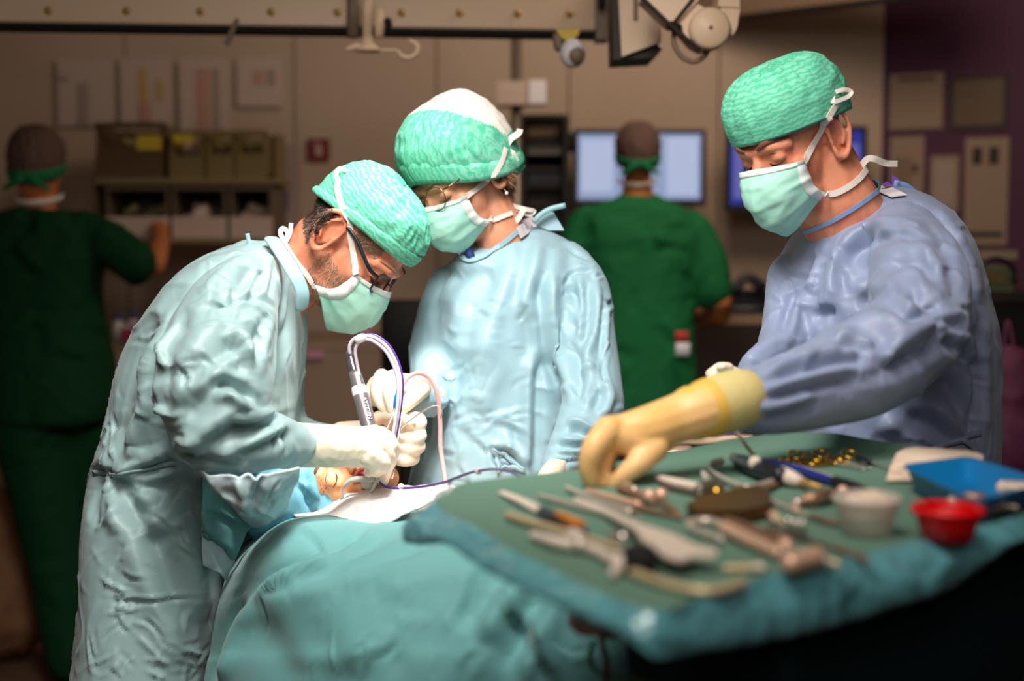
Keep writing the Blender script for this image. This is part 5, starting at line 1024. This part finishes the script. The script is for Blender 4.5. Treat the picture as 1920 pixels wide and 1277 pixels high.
arch = [(656, 662), (655, 650), (662, 637), (676, 631), (700, 632), (725, 650), (742, 680), (750, 710), (750, 745), (744, 790), (736, 830), (722, 870), (712, 902)]
mb = MB(); ptube(mb, [(x, y, 2.32-.02*i/12, 3.4) for i, (x, y) in enumerate(arch)], 10, n=70); mb.to('supply_tube', 'cable_grey', t)
mb = MB(); ptube(mb, [(x+ox, y+oy, 2.315-.02*i/12, 3.2) for i, (x, y, ox, oy) in enumerate([(690, 790, 0, 0), (680, 740, 0, 0), (671, 690, 0, 0), (666, 660, 0, 0), (670, 645, 0, 0), (680, 638, 0, 0)]+[(a_, b_, -4, 6) for a_, b_ in arch[4:-1]])], 10, n=70); mb.to('supply_tube', 'cable_grey', t)
mb = MB(); ptube(mb, [(x+4, y-3, 2.325-.02*i/12, 2.6) for i, (x, y) in enumerate(arch[3:])], 10, n=60); mb.to('supply_cable', 'cable_violet', t)
mb = MB(); ptube(mb, [(672, 636, 2.305, 8), (680, 633, 2.305, 8)], 10); mb.to('tube_clip', 'white_plastic', t)
mb = MB(); ptube(mb, [(669, 700, 2.305, 4), (675, 730, 2.30, 4.5)], 10); mb.to('connector', 'bone_grip', t)
tubething('power_cable', 'violet cable running from the patient\'s chin to the tray', 'cable', [(711, 900, 2.28), (716, 909, 2.27), (735, 915, 2.25), (780, 914, 2.22), (830, 905, 2.16), (880, 887, 2.05), (920, 880, 1.95), (950, 883, 1.85), (975, 893, 1.78), (1000, 902, 1.74)], 2.6, 'cable_violet', 70)
po = bpy.data.objects['power_cable']
for q in ((752, 912, 2.235), (897, 884, 2.01)): mb = MB(); mb.ell(W(*q), [.0055, .004, .0048]); mb.to('cable_clip', 'frost_plastic', po)
t = thing('suction_tool', 'metal sucker with blue grip held in the assistant\'s fingers', 'sucker', W(745, 745, 2.35))
mb = MB(); ptube(mb, [(750, 728, 2.36, 6), (744, 750, 2.35, 6), (741, 766, 2.35, 4)], 12, n=8); mb.to('grip', 'blue_plastic', t)
mb = MB(); ptube(mb, [(741, 764, 2.35, 2.5), (732, 790, 2.34, 2.2), (722, 812, 2.33, 1.8)], 8, n=8); mb.to('suction_shaft', 'steel', t)
tubething('suction_hose', 'pink transparent suction hose arching down in front of the pale gown', 'hose', [(752, 726, 2.37), (765, 708, 2.38), (785, 700, 2.39), (805, 710, 2.40), (820, 740, 2.40), (825, 790, 2.40), (826, 840, 2.39), (832, 880, 2.37), (836, 912, 2.33)], 4.6, 'tube_pink', 60)
sh = bpy.data.objects['suction_hose']
mb = MB(); ptube(mb, [(x, y, d_, 3) for x, y, d_ in [(752, 726, 2.37), (765, 708, 2.38), (785, 700, 2.39), (805, 710, 2.40), (820, 740, 2.40), (825, 790, 2.40), (826, 840, 2.39), (832, 880, 2.37), (836, 910, 2.33)]], 8, n=60); mb.to('fluid', 'tube_blood', sh)
t = thing('tissue_retractor', 'shiny hooked metal retractor gripped in the surgeon\'s fist', 'retractor', W(745, 830, 2.3))
mb = MB(); P = spline(pp((738, 880, 2.30), (744, 840, 2.30), (748, 810, 2.31), (765, 792, 2.31), (790, 773, 2.31), (812, 761, 2.31), (824, 763, 2.31), (829, 772, 2.31), (826, 783, 2.31)), 40); mb.tube(P, 3.4*S(2.3), 8, flat=(1.2, .45), up=[0, 1, 0]); mb.to('blade', 'steel', t)
tubething('guide_wire', 'thin steel rod standing beside the patient\'s chin', 'rod', [(752, 790, 2.31), (745, 835, 2.29), (738, 880, 2.285), (735, 896, 2.285)], 2.2, 'steel', 20)
# ======== instrument table
TZ = 1.13
top = [(815, 946), (845, 925), (880, 906), (1000, 893), (1100, 879), (1250, 851), (1370, 826), (1460, 814), (1560, 815), (1625, 826), (1750, 846), (1850, 880), (1950, 902), (2030, 925), (1985, 946), (1850, 986), (1740, 1012), (1640, 1036), (1520, 1064), (1400, 1094), (1310, 1124), (1245, 1150), (1190, 1142), (1110, 1108), (1040, 1072), (960, 1034), (890, 990)]
hem = [(800, 968), (838, 932), (880, 908), (1000, 893), (1100, 879), (1250, 851), (1370, 826), (1460, 814), (1560, 815), (1625, 826), (1750, 846), (1850, 880), (1950, 902), (2045, 945), (2000, 990), (1868, 1050), (1780, 1100), (1650, 1138), (1510, 1180), (1390, 1206), (1330, 1222), (1278, 1236), (1195, 1186), (1120, 1148), (1055, 1106), (955, 1046), (862, 1004)]
T0 = lambda x, y: onz(x, y, TZ)
tp = np.array([onz(x, y, TZ) for x, y in top]); hm = []
cen = tp.mean(0)
for (x, y), p in zip(hem, tp):
    out = nrm((p-cen)*[1, 1, 0]); k = nrm(W(x, y, 1)-CC); q = p+out*.03; n = out; tt = ((q-CC)@n)/(k@n) if abs(k@n) > .05 else None
    h_ = CC+k*tt if tt and .6 < tt < 3 else p-[0, 0, .04]
    z = min(max(h_[2], TZ-.10), TZ-.012); hm.append(np.array([q[0], q[1], z]))
hm = np.array(hm)
def closed(P, n): 
    P = np.vstack([P[-2:], P, P[:3]]); L = 400; Q = spline(P, L); a = np.linalg.norm(Q-P[2], axis=1)[:L//3].argmin(); b_ = L//2+np.linalg.norm(Q[L//2:]-P[-3], axis=1).argmin(); return spline(Q[a:b_+1], n+1)[:-1]
N_ = 170; TP, HM = closed(tp, N_), closed(hm, N_)
t = thing('instrument_table', 'draped instrument table with raised teal edge', 'table', [cen[0], cen[1], 0])
rings = []
for k in np.r_[.02, np.linspace(.1, .9, 9), .96]: 
    r_ = cen+(TP-cen)*k; r_[:, 2] = TZ; rings.append(r_)
hts = dict([((1100, 879), .010), ((1250, 851), .022), ((1370, 826), .034), ((1460, 814), .040), ((1560, 815), .040), ((1625, 826), .034), ((1750, 846), .02), ((1850, 880), .012), ((1950, 902), .008)])
rp = np.array([onz(x, y, TZ+.42*hts.get((x, y), .007)) for x, y in top]); rim = closed(rp, N_)
flr = cen+(rim-cen)*.972; flr[:, 2] = TZ; rings = [cen+(flr-cen)*k for k in np.r_[.02, np.linspace(.1, .9, 9)]]
for r_ in rings: r_[:, 2] = TZ
rings += [flr, rim]
for s_ in (.5, 1.0):
    q = rim*(1-s_)+HM*s_; q[:, :2] += nrm_ if False else 0; rings.append(q)
q = HM.copy(); q[:, :2] = cen[:2]+(q[:, :2]-cen[:2])*.975; q[:, 2] -= .004; rings.append(q)
top_r = rings[:12]; b = MB(); b.rings(top_r, cap=False)
V = b.verts(); 
sel = np.arange(len(V)) >= N_*1; V[sel, 2] += ridge(V[sel]*np.array([9, 9, 0])+4)*.0022
b.V = [V]; b.F.append(list(range(N_))[::-1]); b.to('table_cover', 'drape_green', t)
edge = [V[N_*11:N_*12]]
wob = ridge(np.c_[HM[:, :2]*22, np.zeros(N_)])*.009; wob2 = ridge(np.c_[HM[:, :2]*26+5, np.zeros(N_)])*.005; outv = (HM-cen)*[1, 1, 0]; outv /= np.linalg.norm(outv, axis=1)[:, None]
for s_ in (.12, .3, .5, .7, .88, 1.):
    w_ = edge[0]*(1-s_)+HM*s_+outv*(wob*math.sin(s_*3.1)+.004*math.sin(s_*3.1)+wob2*s_)[:, None]; edge.append(w_)
q = HM+outv*(wob2-.012)[:, None]; q[:, 2] -= .003; edge.append(q); q = q-outv*.05; q[:, 2] += .012; edge.append(q)
b = MB(); b.rings(edge, cap=False); b.to('hem', 'hem_teal', t)
und = HM-outv*.055; und[:, 2] -= .0; und2 = und.copy(); und2[:, 2] = TZ-.055; tp2 = cen+(TP-cen)*.9; tp2[:, 2] = TZ-.006
b = MB(); b.rings([tp2-[0, 0, .02], tp2]); b.to('tray_plate', 'steel_dark', t)
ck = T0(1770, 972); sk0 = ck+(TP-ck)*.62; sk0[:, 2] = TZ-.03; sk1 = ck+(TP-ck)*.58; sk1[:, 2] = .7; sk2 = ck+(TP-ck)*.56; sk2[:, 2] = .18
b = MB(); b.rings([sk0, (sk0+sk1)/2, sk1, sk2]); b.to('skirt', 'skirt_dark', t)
for a in range(4):
    c = cen+(TP[int(N_*(a+.5)/4)]-cen)*.55; b = MB(); b.tube([[c[0], c[1], .2], [c[0], c[1], .06]], .014, 10); b.to('leg', 'steel_dark', t); b = MB(); b.lathe([c[0], c[1], .035], [(.001, -.012), (.03, -.012), (.035, 0), (.03, .012), (.001, .012)], 14, rot_from([1, 0, 0])); b.to('caster', 'black_matte', t)
t = thing('table_clamp', 'beige clamp block under the near table edge', 'clamp', W(1115, 1160, 1.42)); d = 1.42
mb = MB(); mb.box(W(1108, 1158, d), [.021, .018, .016], rot_from([.1, 0, 1], [1, .2, -.35]), bev=.006); mb.to('block', 'bone_grip', t)
mb = MB(); mb.box(W(1144, 1178, d), [.012, .016, .008], rot_from([0, 0, 1], [1, .1, .1]), bev=.004); mb.to('jaw', 'beige_dark', t)
mb = MB(); ptube(mb, [(1122, 1178, d-.02, 4), (1124, 1168, d-.02, 4), (1160, 1164, d-.02, 4)], 8, n=10); mb.to('lever', 'black_matte', t)
tubething('red_cable', 'dark red cable hanging below the table clamp', 'cable', [(1124, 1176, 1.43), (1130, 1210, 1.44), (1138, 1245, 1.44), (1134, 1300, 1.44), (1130, 1380, 1.46)], 6, 'cable_red', 30)
tubething('green_cable', 'bright green cable curling below the table clamp', 'cable', [(1112, 1205, 1.47), (1106, 1235, 1.47), (1118, 1258, 1.46), (1150, 1268, 1.44), (1190, 1272, 1.43), (1230, 1290, 1.43)], 5, 'cable_green', 40)
tubething('tray_lead', 'thin dark lead looped over the table corner', 'cable', [(880, 902, 1.70), (852, 898, 1.78), (842, 908, 1.80), (846, 925, 1.72), (838, 950, 1.66)], 2, 'black_plastic', 30)
tubething('drape_lead', 'dark green lead hanging under the table corner', 'cable', [(816, 990, 1.62), (820, 1003, 1.60), (840, 1010, 1.57), (860, 1010, 1.54)], 3, 'skirt_dark', 20)
t = thing('plastic_connector', 'pale plastic connector lying at the table corner', 'connector', onz(810, 950, TZ+.02)); mb = MB(); ptube(mb, [(796, 968, 1.60, 6), (812, 950, 1.62, 7), (822, 938, 1.64, 5)], 10, n=8); mb.to('body', 'clear_retractor', t); mb = MB(); ptube(mb, [(800, 962, 1.6, 7.5), (803, 959, 1.6, 7.5)], 10); mb.to('collar', 'white_plastic', t)
# ---- instruments
def T(x, y, h=0.): return onz(x, y, TZ+.003+h)
def ds(x, y): return S(PX(T(x, y))[2])
def rod(parent, name, pts, m, h=.004, flat=None, n=24, seg=10, up=(0, 0, 1)):
    """pts (px,py,r_px[,extra height])"""
    b = MB(); P = []; r = []
    for q in pts:
        rr = q[2]*ds(q[0], q[1]); P.append(T(q[0], q[1], (rr*(flat[0] if flat else 1))+(q[3] if len(q) > 3 else 0))); r.append(rr)
    b.tube(np.array(P), r, seg, flat=flat, up=list(up), n=n); return b.to(name, m, parent)
def ringat(parent, name, x, y, rx, m, r=3.2, h=.004, tilt=(0, 0, 1)):
    s_ = ds(x, y); b = MB(); b.ring(T(x, y, h), rx*s_, r*s_, rot_from(tilt), 24, 8); return b.to(name, m, parent)
def instr(name, label, cat, x, y, group=None): return thing(name, label, cat, T(x, y), group)
t = instr('bone_elevator', 'pale bladed elevator with a black and orange grip', 'elevator', 1020, 960); rod(t, 'blade', [(942, 924, 9), (980, 940, 13), (1022, 962, 14)], 'bone_grip', flat=(.4, 1)); rod(t, 'grip', [(1020, 962, 15), (1055, 982, 17), (1092, 1000, 12)], 'black_plastic'); rod(t, 'grip_inlay', [(1044, 964, 7, .012), (1070, 976, 9, .012), (1092, 984, 7, .010)], 'orange_grip')
t = instr('bone_chisel', 'thin tan chisel lying nearest the corner hem', 'chisel', 1010, 980); rod(t, 'shaft', [(952, 966, 8), (1010, 984, 8), (1078, 1004, 10)], 'tan_rod'); rod(t, 'striking_cap', [(1072, 1002, 12), (1084, 1006, 12)], 'bone_grip')
t = instr('hinged_forceps', 'pale hinged forceps in front of the tan chisel', 'forceps', 1070, 1030); rod(t, 'jaw', [(1000, 1004, 9), (1040, 1016, 12), (1070, 1022, 12)], 'bone_grip'); rod(t, 'shank', [(1085, 1020, 9), (1120, 1034, 11), (1152, 1052, 10)], 'bone_grip'); rod(t, 'shank', [(1092, 1006, 6), (1140, 1022, 7), (1165, 1030, 6)], 'tan_rod'); rod(t, 'box_joint', [(1078, 1016, 15), (1088, 1022, 15)], 'steel_soft')
t = instr('large_retractor', 'long bent flat retractor nearest to the front hem', 'retractor', 1250, 1090); rod(t, 'arm', [(1162, 1062, 11), (1210, 1082, 11), (1260, 1098, 11), (1310, 1108, 11), (1350, 1106, 11), (1394, 1092, 10)], 'tan_rod', flat=(.8, 1)); rod(t, 'pivot', [(1156, 1052, 17), (1164, 1060, 15)], 'bone_grip'); rod(t, 'hook', [(1156, 1066, 8), (1150, 1076, 9)], 'bone_grip')
t = instr('shadow_block', 'small black block for the dark shadow shape behind the bent retractor', 'clamp', 1195, 1060); b = MB(); b.box(T(1200, 1050, .012), [.014, .012, .012], bev=.004); b.to('block', 'black_matte', t); rod(t, 'screw', [(1165, 1025, 6, .004), (1180, 1034, 6, .008)], 'steel'); rod(t, 'blue_knob', [(1150, 1006, 11, .004), (1168, 1008, 12, .004)], 'steel')  # black block stands for the dark shadow shape; screw and knob are steel
t = instr('flat_retractor', 'wide pale flat retractor blade with long thin handle', 'retractor', 1240, 1010)
G = [(1185, 982), (1215, 985), (1262, 1000), (1300, 1020), (1346, 1030), (1342, 1040), (1305, 1040), (1278, 1050), (1248, 1042), (1205, 1012)]
b = MB(); A_ = np.array([T(x, y, .016) for x, y in G]); b.rings([A_-[0, 0, .003], A_]); b.to('blade', 'bone_grip', t, False); rod(t, 'handle', [(1080, 938, 6), (1130, 958, 8), (1190, 988, 11, .006)], 'bone_grip')
for k, (pts, lab) in enumerate(((((1012, 930, 5), (1080, 948, 6), (1150, 968, 6), (1210, 990, 5)), 'thin steel probe under the pale handle'), (((1062, 914, 5), (1110, 936, 6), (1180, 960, 8)), 'straight steel probe pointing at the yellow glove'), (((1100, 920, 5), (1150, 934, 7), (1196, 946, 8)), 'copper toned probe just below the gloved fingertips'), (((1180, 950, 5), (1220, 958, 6), (1268, 968, 5)), 'dull steel probe beyond the short forceps'))):
    t = instr('steel_probe', lab, 'probe', pts[0][0], pts[0][1], 'slim probes on the instrument table'); rod(t, 'shaft', list(pts), ('steel_soft', 'steel_soft', 'copper', 'steel_brown')[k]); x_, y_, r_ = pts[-1]; rod(t, 'tip', [(x_, y_, r_*.6), (x_+22, y_+8, 2)], 'steel')
t = instr('small_retractor', 'brown metal retractor with two round shiny knobs', 'retractor', 1225, 935); rod(t, 'body', [(1165, 915, 12), (1195, 926, 14), (1225, 940, 10)], 'steel_brown', flat=(.5, 1))
for x_, y_ in ((1218, 930), (1240, 928)): b = MB(); b.ell(T(x_, y_, .008), [.0075, .0075, .0075]); b.to('knob', 'copper', t)
rod(t, 'hook', [(1236, 944, 4), (1262, 954, 5), (1275, 968, 4)], 'steel_brown')
t = instr('glass_vial', 'small clear vial lying beside the yellow glove fingertips', 'vial', 1185, 915); rod(t, 'vial_body', [(1168, 910, 9), (1190, 920, 9)], 'steel'); rod(t, 'stopper', [(1192, 921, 6), (1200, 924, 6)], 'white_plastic')
t = instr('bone_cutter', 'plier-like bone cutter with pale handle and rounded joint', 'cutter', 1320, 910); rod(t, 'handle', [(1232, 896, 6), (1260, 904, 9), (1312, 916, 10)], 'bone_grip'); rod(t, 'handle', [(1236, 904, 5), (1262, 914, 6), (1312, 926, 6)], 'steel_dark'); rod(t, 'joint', [(1312, 918, 12), (1336, 910, 14), (1348, 912, 12)], 'steel_dark'); rod(t, 'jaw', [(1330, 906, 7), (1322, 892, 7), (1318, 886, 5)], 'steel_soft')
b = MB(); b.ell(T(1344, 922, .006), [.007, .007, .006]); b.to('pivot_screw', 'gold', t); ringat(t, 'finger_ring', 1378, 930, 16, 'steel'); rod(t, 'shank', [(1348, 918, 6), (1365, 935, 5)], 'steel')
t = instr('curved_retractor', 'curved dull steel retractor bent like a hook', 'retractor', 1395, 900); rod(t, 'arm', [(1352, 866, 8), (1334, 870, 7), (1330, 880, 5), (1350, 894, 5), (1380, 908, 6), (1405, 914, 6), (1455, 902, 7)], 'steel_soft', n=40, flat=(1, .6)); rod(t, 'blade', [(1388, 912, 6, .004), (1420, 916, 8, .004), (1456, 908, 7)], 'steel_brown', flat=(.5, 1))
t = instr('drill_handpiece', 'thick black drill handpiece with metallic nose', 'drill', 1430, 880); rod(t, 'grip', [(1388, 866, 14), (1420, 878, 17), (1462, 892, 17)], 'black_plastic', seg=16); rod(t, 'cable_socket', [(1376, 858, 9, .004), (1390, 865, 12, .002)], 'bone_grip'); rod(t, 'nose', [(1464, 890, 16), (1486, 898, 14), (1504, 905, 9)], 'bone_grip', seg=16); rod(t, 'chuck', [(1504, 905, 7, .003), (1520, 909, 6, .003), (1538, 913, 4, .003)], 'brass')
b = MB(); b.ell(T(1416, 868, .019), [.008, .004, .008]); b.to('button', 'bone_grip', t)
t = instr('wooden_probe', 'pale thin rod standing up against the black drill', 'probe', 1412, 862); b = MB(); b.tube(pp((1382, 812, 1.80), (1402, 840, 1.79), (1424, 866, 1.775)), 4.0*S(1.8), 8, n=10); b.to('shaft', 'tan_rod', t); b = MB(); b.ell(W(1382, 811, 1.80), [.0035, .0035, .0035]); b.to('rounded_tip', 'bone_grip', t)
t = instr('blue_pencil_handle', 'dark blue diathermy pencil behind the black drill', 'pencil', 1520, 890); rod(t, 'grip', [(1430, 864, 6), (1480, 876, 8), (1530, 892, 9), (1566, 904, 8)], 'blue_grip'); rod(t, 'plug', [(1566, 902, 10), (1600, 914, 12), (1630, 926, 8)], 'black_matte'); rod(t, 'cord', [(1470, 866, 2.5), (1520, 880, 2.5), (1580, 900, 2.5)], 'tan_rod')
for k, (x_, y_, tx, ty, lab) in enumerate(((1494, 853, 1620, 880, 'gold ringed needle holder nearest the black drill'), (1540, 852, 1632, 878, 'gold ringed needle holder, middle of the three'), (1594, 852, 1668, 878, 'gold ringed needle holder with black shanks, nearest the gauze pack'))):
    t = instr('needle_holder', lab, 'needle holder', x_, y_, 'three gold ringed holders'); ringat(t, 'finger_ring', x_, y_, 15, 'gold', 3, .007, (.1, -.35, 1)); 
    if k < 2: ringat(t, 'finger_ring', x_-18+k*30, y_+12, 13, 'gold', 2.8, .004, (.1, -.2, 1))
    rod(t, 'shank', [(x_+12, y_+6, 4, .004), (x_+36, y_+11, 4, .003), (x_+(tx-x_)*.5, y_+(ty-y_)*.55, 4)], 'gold' if k < 2 else 'black_plastic'); rod(t, 'jaw', [(x_+(tx-x_)*.42, y_+(ty-y_)*.48, 4.5), (tx, ty, 2.5)], 'steel')
    rod(t, 'shank', [(x_+2, y_+15, 3.5), (x_+30, y_+18, 4), (x_+(tx-x_)*.5, y_+(ty-y_)*.58, 4)], 'gold' if k < 2 else 'black_plastic')
t = instr('drill_chuck', 'shiny stubby drill chuck in front of the blue pencil', 'chuck', 1535, 938); rod(t, 'body', [(1504, 940, 10), (1530, 934, 15), (1556, 928, 14)], 'steel_brown'); rod(t, 'collar', [(1488, 938, 8), (1496, 942, 9)], 'steel'); rod(t, 'key', [(1560, 926, 9), (1582, 918, 8)], 'steel_dark'); b = MB(); b.ell(T(1580, 920, .01), [.006, .006, .006]); b.to('key_knob', 'copper', t); rod(t, 'tip', [(1490, 948, 7), (1494, 958, 6)], 'copper')
t = instr('bronze_tray', 'dark bronze instrument box between the cutter and the mallet', 'box', 1365, 960)
G = [(1288, 972), (1318, 954), (1420, 934), (1444, 950), (1444, 972), (1390, 984), (1310, 984)]; A_ = np.array([T(x, y) for x, y in G]); b = MB(); b.rings([A_, A_+[0, 0, .012]]); b.to('box_body', 'bronze', t, False); c_ = A_.mean(0); b = MB(); b.rings([c_+(A_-c_)*1.02+[0, 0, .012], c_+(A_-c_)*1.02+[0, 0, .015]]); b.to('lid', 'bronze', t, False); rod(t, 'catch', [(1446, 966, 8), (1452, 974, 7)], 'copper')
t = instr('surgical_mallet', 'steel mallet with copper coloured head block and looped handle', 'mallet', 1400, 1010); rod(t, 'handle', [(1360, 990, 14), (1400, 1010, 16), (1460, 1036, 16)], 'copper', flat=(.8, 1)); rod(t, 'handle_back', [(1362, 976, 10, .004), (1410, 994, 12, .004), (1466, 1012, 12, .004)], 'steel_brown', flat=(.8, 1)); rod(t, 'loop', [(1362, 990, 9), (1335, 978, 8), (1300, 978, 8), (1294, 988, 7), (1318, 1000, 8), (1352, 1012, 8)], 'steel_soft', n=40); rod(t, 'head', [(1482, 1056, 19, .003), (1530, 1044, 19, .003)], 'copper', seg=16); rod(t, 'head_base', [(1482, 1066, 13), (1536, 1054, 12)], 'steel_dark'); b = MB(); b.ell(T(1474, 1026, .014), [.007, .007, .008]); b.to('knob', 'copper', t)
t = instr('small_spreader', 'cluster-shaped small steel spreader behind the mallet head', 'spreader', 1480, 985); rod(t, 'frame', [(1450, 962, 8), (1458, 972, 8), (1466, 980, 5)], 'tan_rod'); rod(t, 'ratchet', [(1472, 985, 8), (1506, 990, 9)], 'steel_soft'); rod(t, 'arm', [(1440, 990, 6), (1480, 1002, 6), (1524, 1014, 6)], 'steel_dark')
for x_, y_ in ((1478, 980), (1490, 984), (1504, 984)): b = MB(); b.ell(T(x_, y_, .01), [.004, .004, .006]); b.to('spike', 'steel', t)
t = instr('long_probe', 'long thin probe running behind the bronze box to the clear cup', 'probe', 1480, 950); rod(t, 'shaft', [(1405, 922, 5), (1450, 942, 5), (1520, 968, 4)], 'steel_soft'); rod(t, 'tip', [(1520, 968, 5), (1545, 976, 6), (1570, 982, 5)], 'steel_brown')
t = instr('grey_spatula', 'flat grey spatula beyond the mallet head', 'spatula', 1590, 1030); rod(t, 'blade', [(1530, 1015, 5), (1570, 1028, 6)], 'steel_dark', flat=(.4, 1)); rod(t, 'handle', [(1566, 1027, 7), (1600, 1040, 8), (1628, 1050, 6)], 'steel_brown', flat=(.6, 1))
t = instr('short_pin', 'short dull pin lying in front of the mallet', 'pin', 1395, 1066); rod(t, 'shaft', [(1362, 1066, 7), (1426, 1064, 8)], 'tan_rod'); rod(t, 'end_cap', [(1420, 1064, 9), (1430, 1064, 9)], 'steel_soft')
t = instr('small_ferrule', 'small steel ferrule beside the mallet head', 'ferrule', 1565, 1050); rod(t, 'tube', [(1548, 1054, 8), (1570, 1058, 7)], 'tan_rod'); rod(t, 'flange', [(1546, 1053, 10), (1550, 1054, 10)], 'steel_soft')
# cups, tray, gauze
def cup(name, label, x, y, rpx, hh, m, rim, group=None, flare=.78, contents=None, lip=.003):
    s_ = ds(x, y); r_ = rpx*s_; c = T(x, y); t = thing(name, label, 'cup' if 'cup' in name else 'bowl', c, group)
    b = MB(); th_ = .0018; b.lathe(c, [(.001, .001), (r_*flare, .001), (r_*.96, hh*.8), (r_, hh), (r_-th_, hh), (r_*.95-th_, hh*.8), (r_*flare-th_, .003), (.001, .003)], 40); b.to('wall', m, t)
    b = MB(); b.ring(c+[0, 0, hh], r_, lip, None, 40, 8); b.to('rim', rim, t)
    if contents: b = MB(); b.lathe(c+[0, 0, hh*.45], [(r_*.86, 0), (r_*.4, .003), (.001, .003)], 30); b.to('contents', contents, t)
    return t
t = cup('medicine_cup', 'frosted clear cup with milky rim beside the red bowl', 1624, 1000, 58, .034, 'frost_plastic', 'frost_plastic', None, .8, None, .0035)
cm = T(1624, 1000)+np.array([.006, .004, .029]); b = MB(); b.ell(cm, [.016, .013, .012]); b.ell(cm+[-.016, .004, -.002], [.012, .011, .009]); b.ell(cm+[.012, -.004, -.004], [.011, .010, .009]); V, F = remesh(b, .0025); V = lap(V, F, 2); V += vnorm(V, F)*(ridge(V*120)*.0016)[:, None]; tag(link('gauze_ball', V, F, 'gauze'), 'crumpled white gauze ball inside the frosted cup', 'gauze')
t = cup('red_bowl', 'bright red plastic bowl in front of the blue tray', 1776, 1011, 61, .028, 'red_plastic', 'red_plastic', None, .76, 'mouth', .004)
t = thing('kidney_tray', 'blue plastic tray holding used pieces, behind the red bowl', 'tray', T(1810, 940))
G0 = [(1690, 918), (1815, 900), (1960, 950), (1830, 990)]; A0 = np.array([T(x, y) for x, y in G0]); c_ = A0.mean(0)
def rr4(A, k, z):
    out = []
    for i in range(4):
        p, q, w_ = A[i-1], A[i], A[(i+1) % 4]
        for u_ in np.linspace(0, 1, 6): out.append((1-u_)**2*(q+(p-q)*.14)+2*u_*(1-u_)*q+u_*u_*(q+(w_-q)*.14))
    out = np.array(out); out = c_+(out-c_)*k; out[:, 2] = TZ+.003+z; return out
b = MB(); b.rings([rr4(A0, .86, .001), rr4(A0, .97, .022), rr4(A0, 1.04, .026), rr4(A0, 1.04, .028), rr4(A0, .955, .0245), rr4(A0, .84, .004)], cap=True); b.to('tray_shell', 'blue_plastic', t)
for nm, lab, x_, y_, m_ in (('swab', 'white swab lying in the blue tray', 1800, 942, 'white_plastic'), ('bone_plug', 'brown piece lying in the blue tray', 1826, 934, 'steel_brown')):
    b = MB(); b.box(T(x_, y_, .013), [.012, .007, .006], rot_from([0, .1, 1], [1, -.3, 0]), bev=.003); q = b.to(nm, m_); tag(q, lab, 'swab' if nm == 'swab' else 'specimen')
t = instr('tray_forceps', 'small steel forceps lying across the blue tray', 'forceps', 1860, 945); rod(t, 'arm', [(1822, 944, 5, .008), (1860, 946, 6, .008), (1906, 952, 4, .008)], 'steel_soft'); rod(t, 'arm', [(1850, 958, 3, .008), (1880, 952, 4, .010), (1906, 954, 3, .008)], 'steel_brown')
t = thing('gauze_pack', 'folded stack of cream gauze at the back of the tray table', 'gauze', T(1750, 890))
for k in range(4):
    G = [(1662, 906), (1676, 876), (1720, 866), (1840, 878), (1842, 898), (1800, 906)]; A_ = np.array([T(x, y) for x, y in G]); c_ = A_.mean(0); A_ = c_+(A_-c_)*(1-.03*k); A_ = spline(np.vstack([A_, A_[:1]]), 40)[:-1]; z0 = .001+.0042*k
    wv = ridge(A_*40+k)*.0015; b = MB(); b.rings([A_+[0, 0, z0], c_+(A_-c_)*1.015+np.c_[wv*0, wv*0, z0+.002+wv], c_+(A_-c_)*.99+np.c_[wv*0, wv*0, z0+.0044+wv*2]]); b.to('gauze_layer', 'gauze', t)
t = thing('gauze_swab', 'small cream gauze swab beyond the blue tray', 'gauze', T(1925, 915)); b = MB(); b.box(T(1925, 915, .008), [.03, .02, .007], rot_from([0, 0, 1], [1, -.5, 0]), bev=.004); b.to('folded_pad', 'gauze', t); b = MB(); b.box(T(1928, 913, .018), [.024, .016, .003], rot_from([0, 0, 1], [1, -.4, 0]), bev=.002); b.to('top_ply', 'gauze', t)
# ======== second table behind the yellow glove
q = W(1290, 846, 2.75); t = thing('back_table', 'second instrument table seen beyond the reaching yellow glove', 'table', [q[0], q[1], 0])
b = MB(); b.box([q[0], q[1], q[2]-.03], [.2, .16, .02]); b.to('table_board', 'cabinet_dark', t)
for x_ in (-.17, .17):
    for y_ in (-.13, .13): b = MB(); b.tube([[q[0]+x_, q[1]+y_, 0.01], [q[0]+x_, q[1]+y_, q[2]-.04]], .014, 8, rnd=False); b.to('leg', 'steel_dark', t)
zb = q[2]-.01
for k, (x_, y_, l, w_, m_, lab) in enumerate(((1330, 824, .085, .018, 'beige', 'long pinkish metal box on the second table'), (1300, 812, .035, .03, 'beige', 'small pinkish box standing behind the long one'), (1256, 848, .04, .03, 'copper', 'shiny pink dish at the near end of the second table'), (1385, 824, .03, .02, 'copper', 'copper toned box beside the blue gown'), (1250, 860, .03, .02, 'steel_brown', 'brown steel dish on the second table'))):
    p = onz(x_, y_, zb+.012); o_ = MB().box([p[0], p[1], zb+.012], [l, w_, .011], rot_from([0, 0, 1], [1, -.25, 0]), bev=.004).to('instrument_box', m_); tag(o_, lab, 'box')
b = MB(); b.box(onz(1378, 818, zb+.03)+[0, .1, 0], [.03, .02, .04], bev=.006); o_ = b.to('violet_pack', 'violet'); tag(o_, 'violet pack standing behind the second table boxes', 'pack')
print('tris', sum(len(p.vertices)-2 for o_ in bpy.data.objects if o_.type == 'MESH' for p in o_.data.polygons))
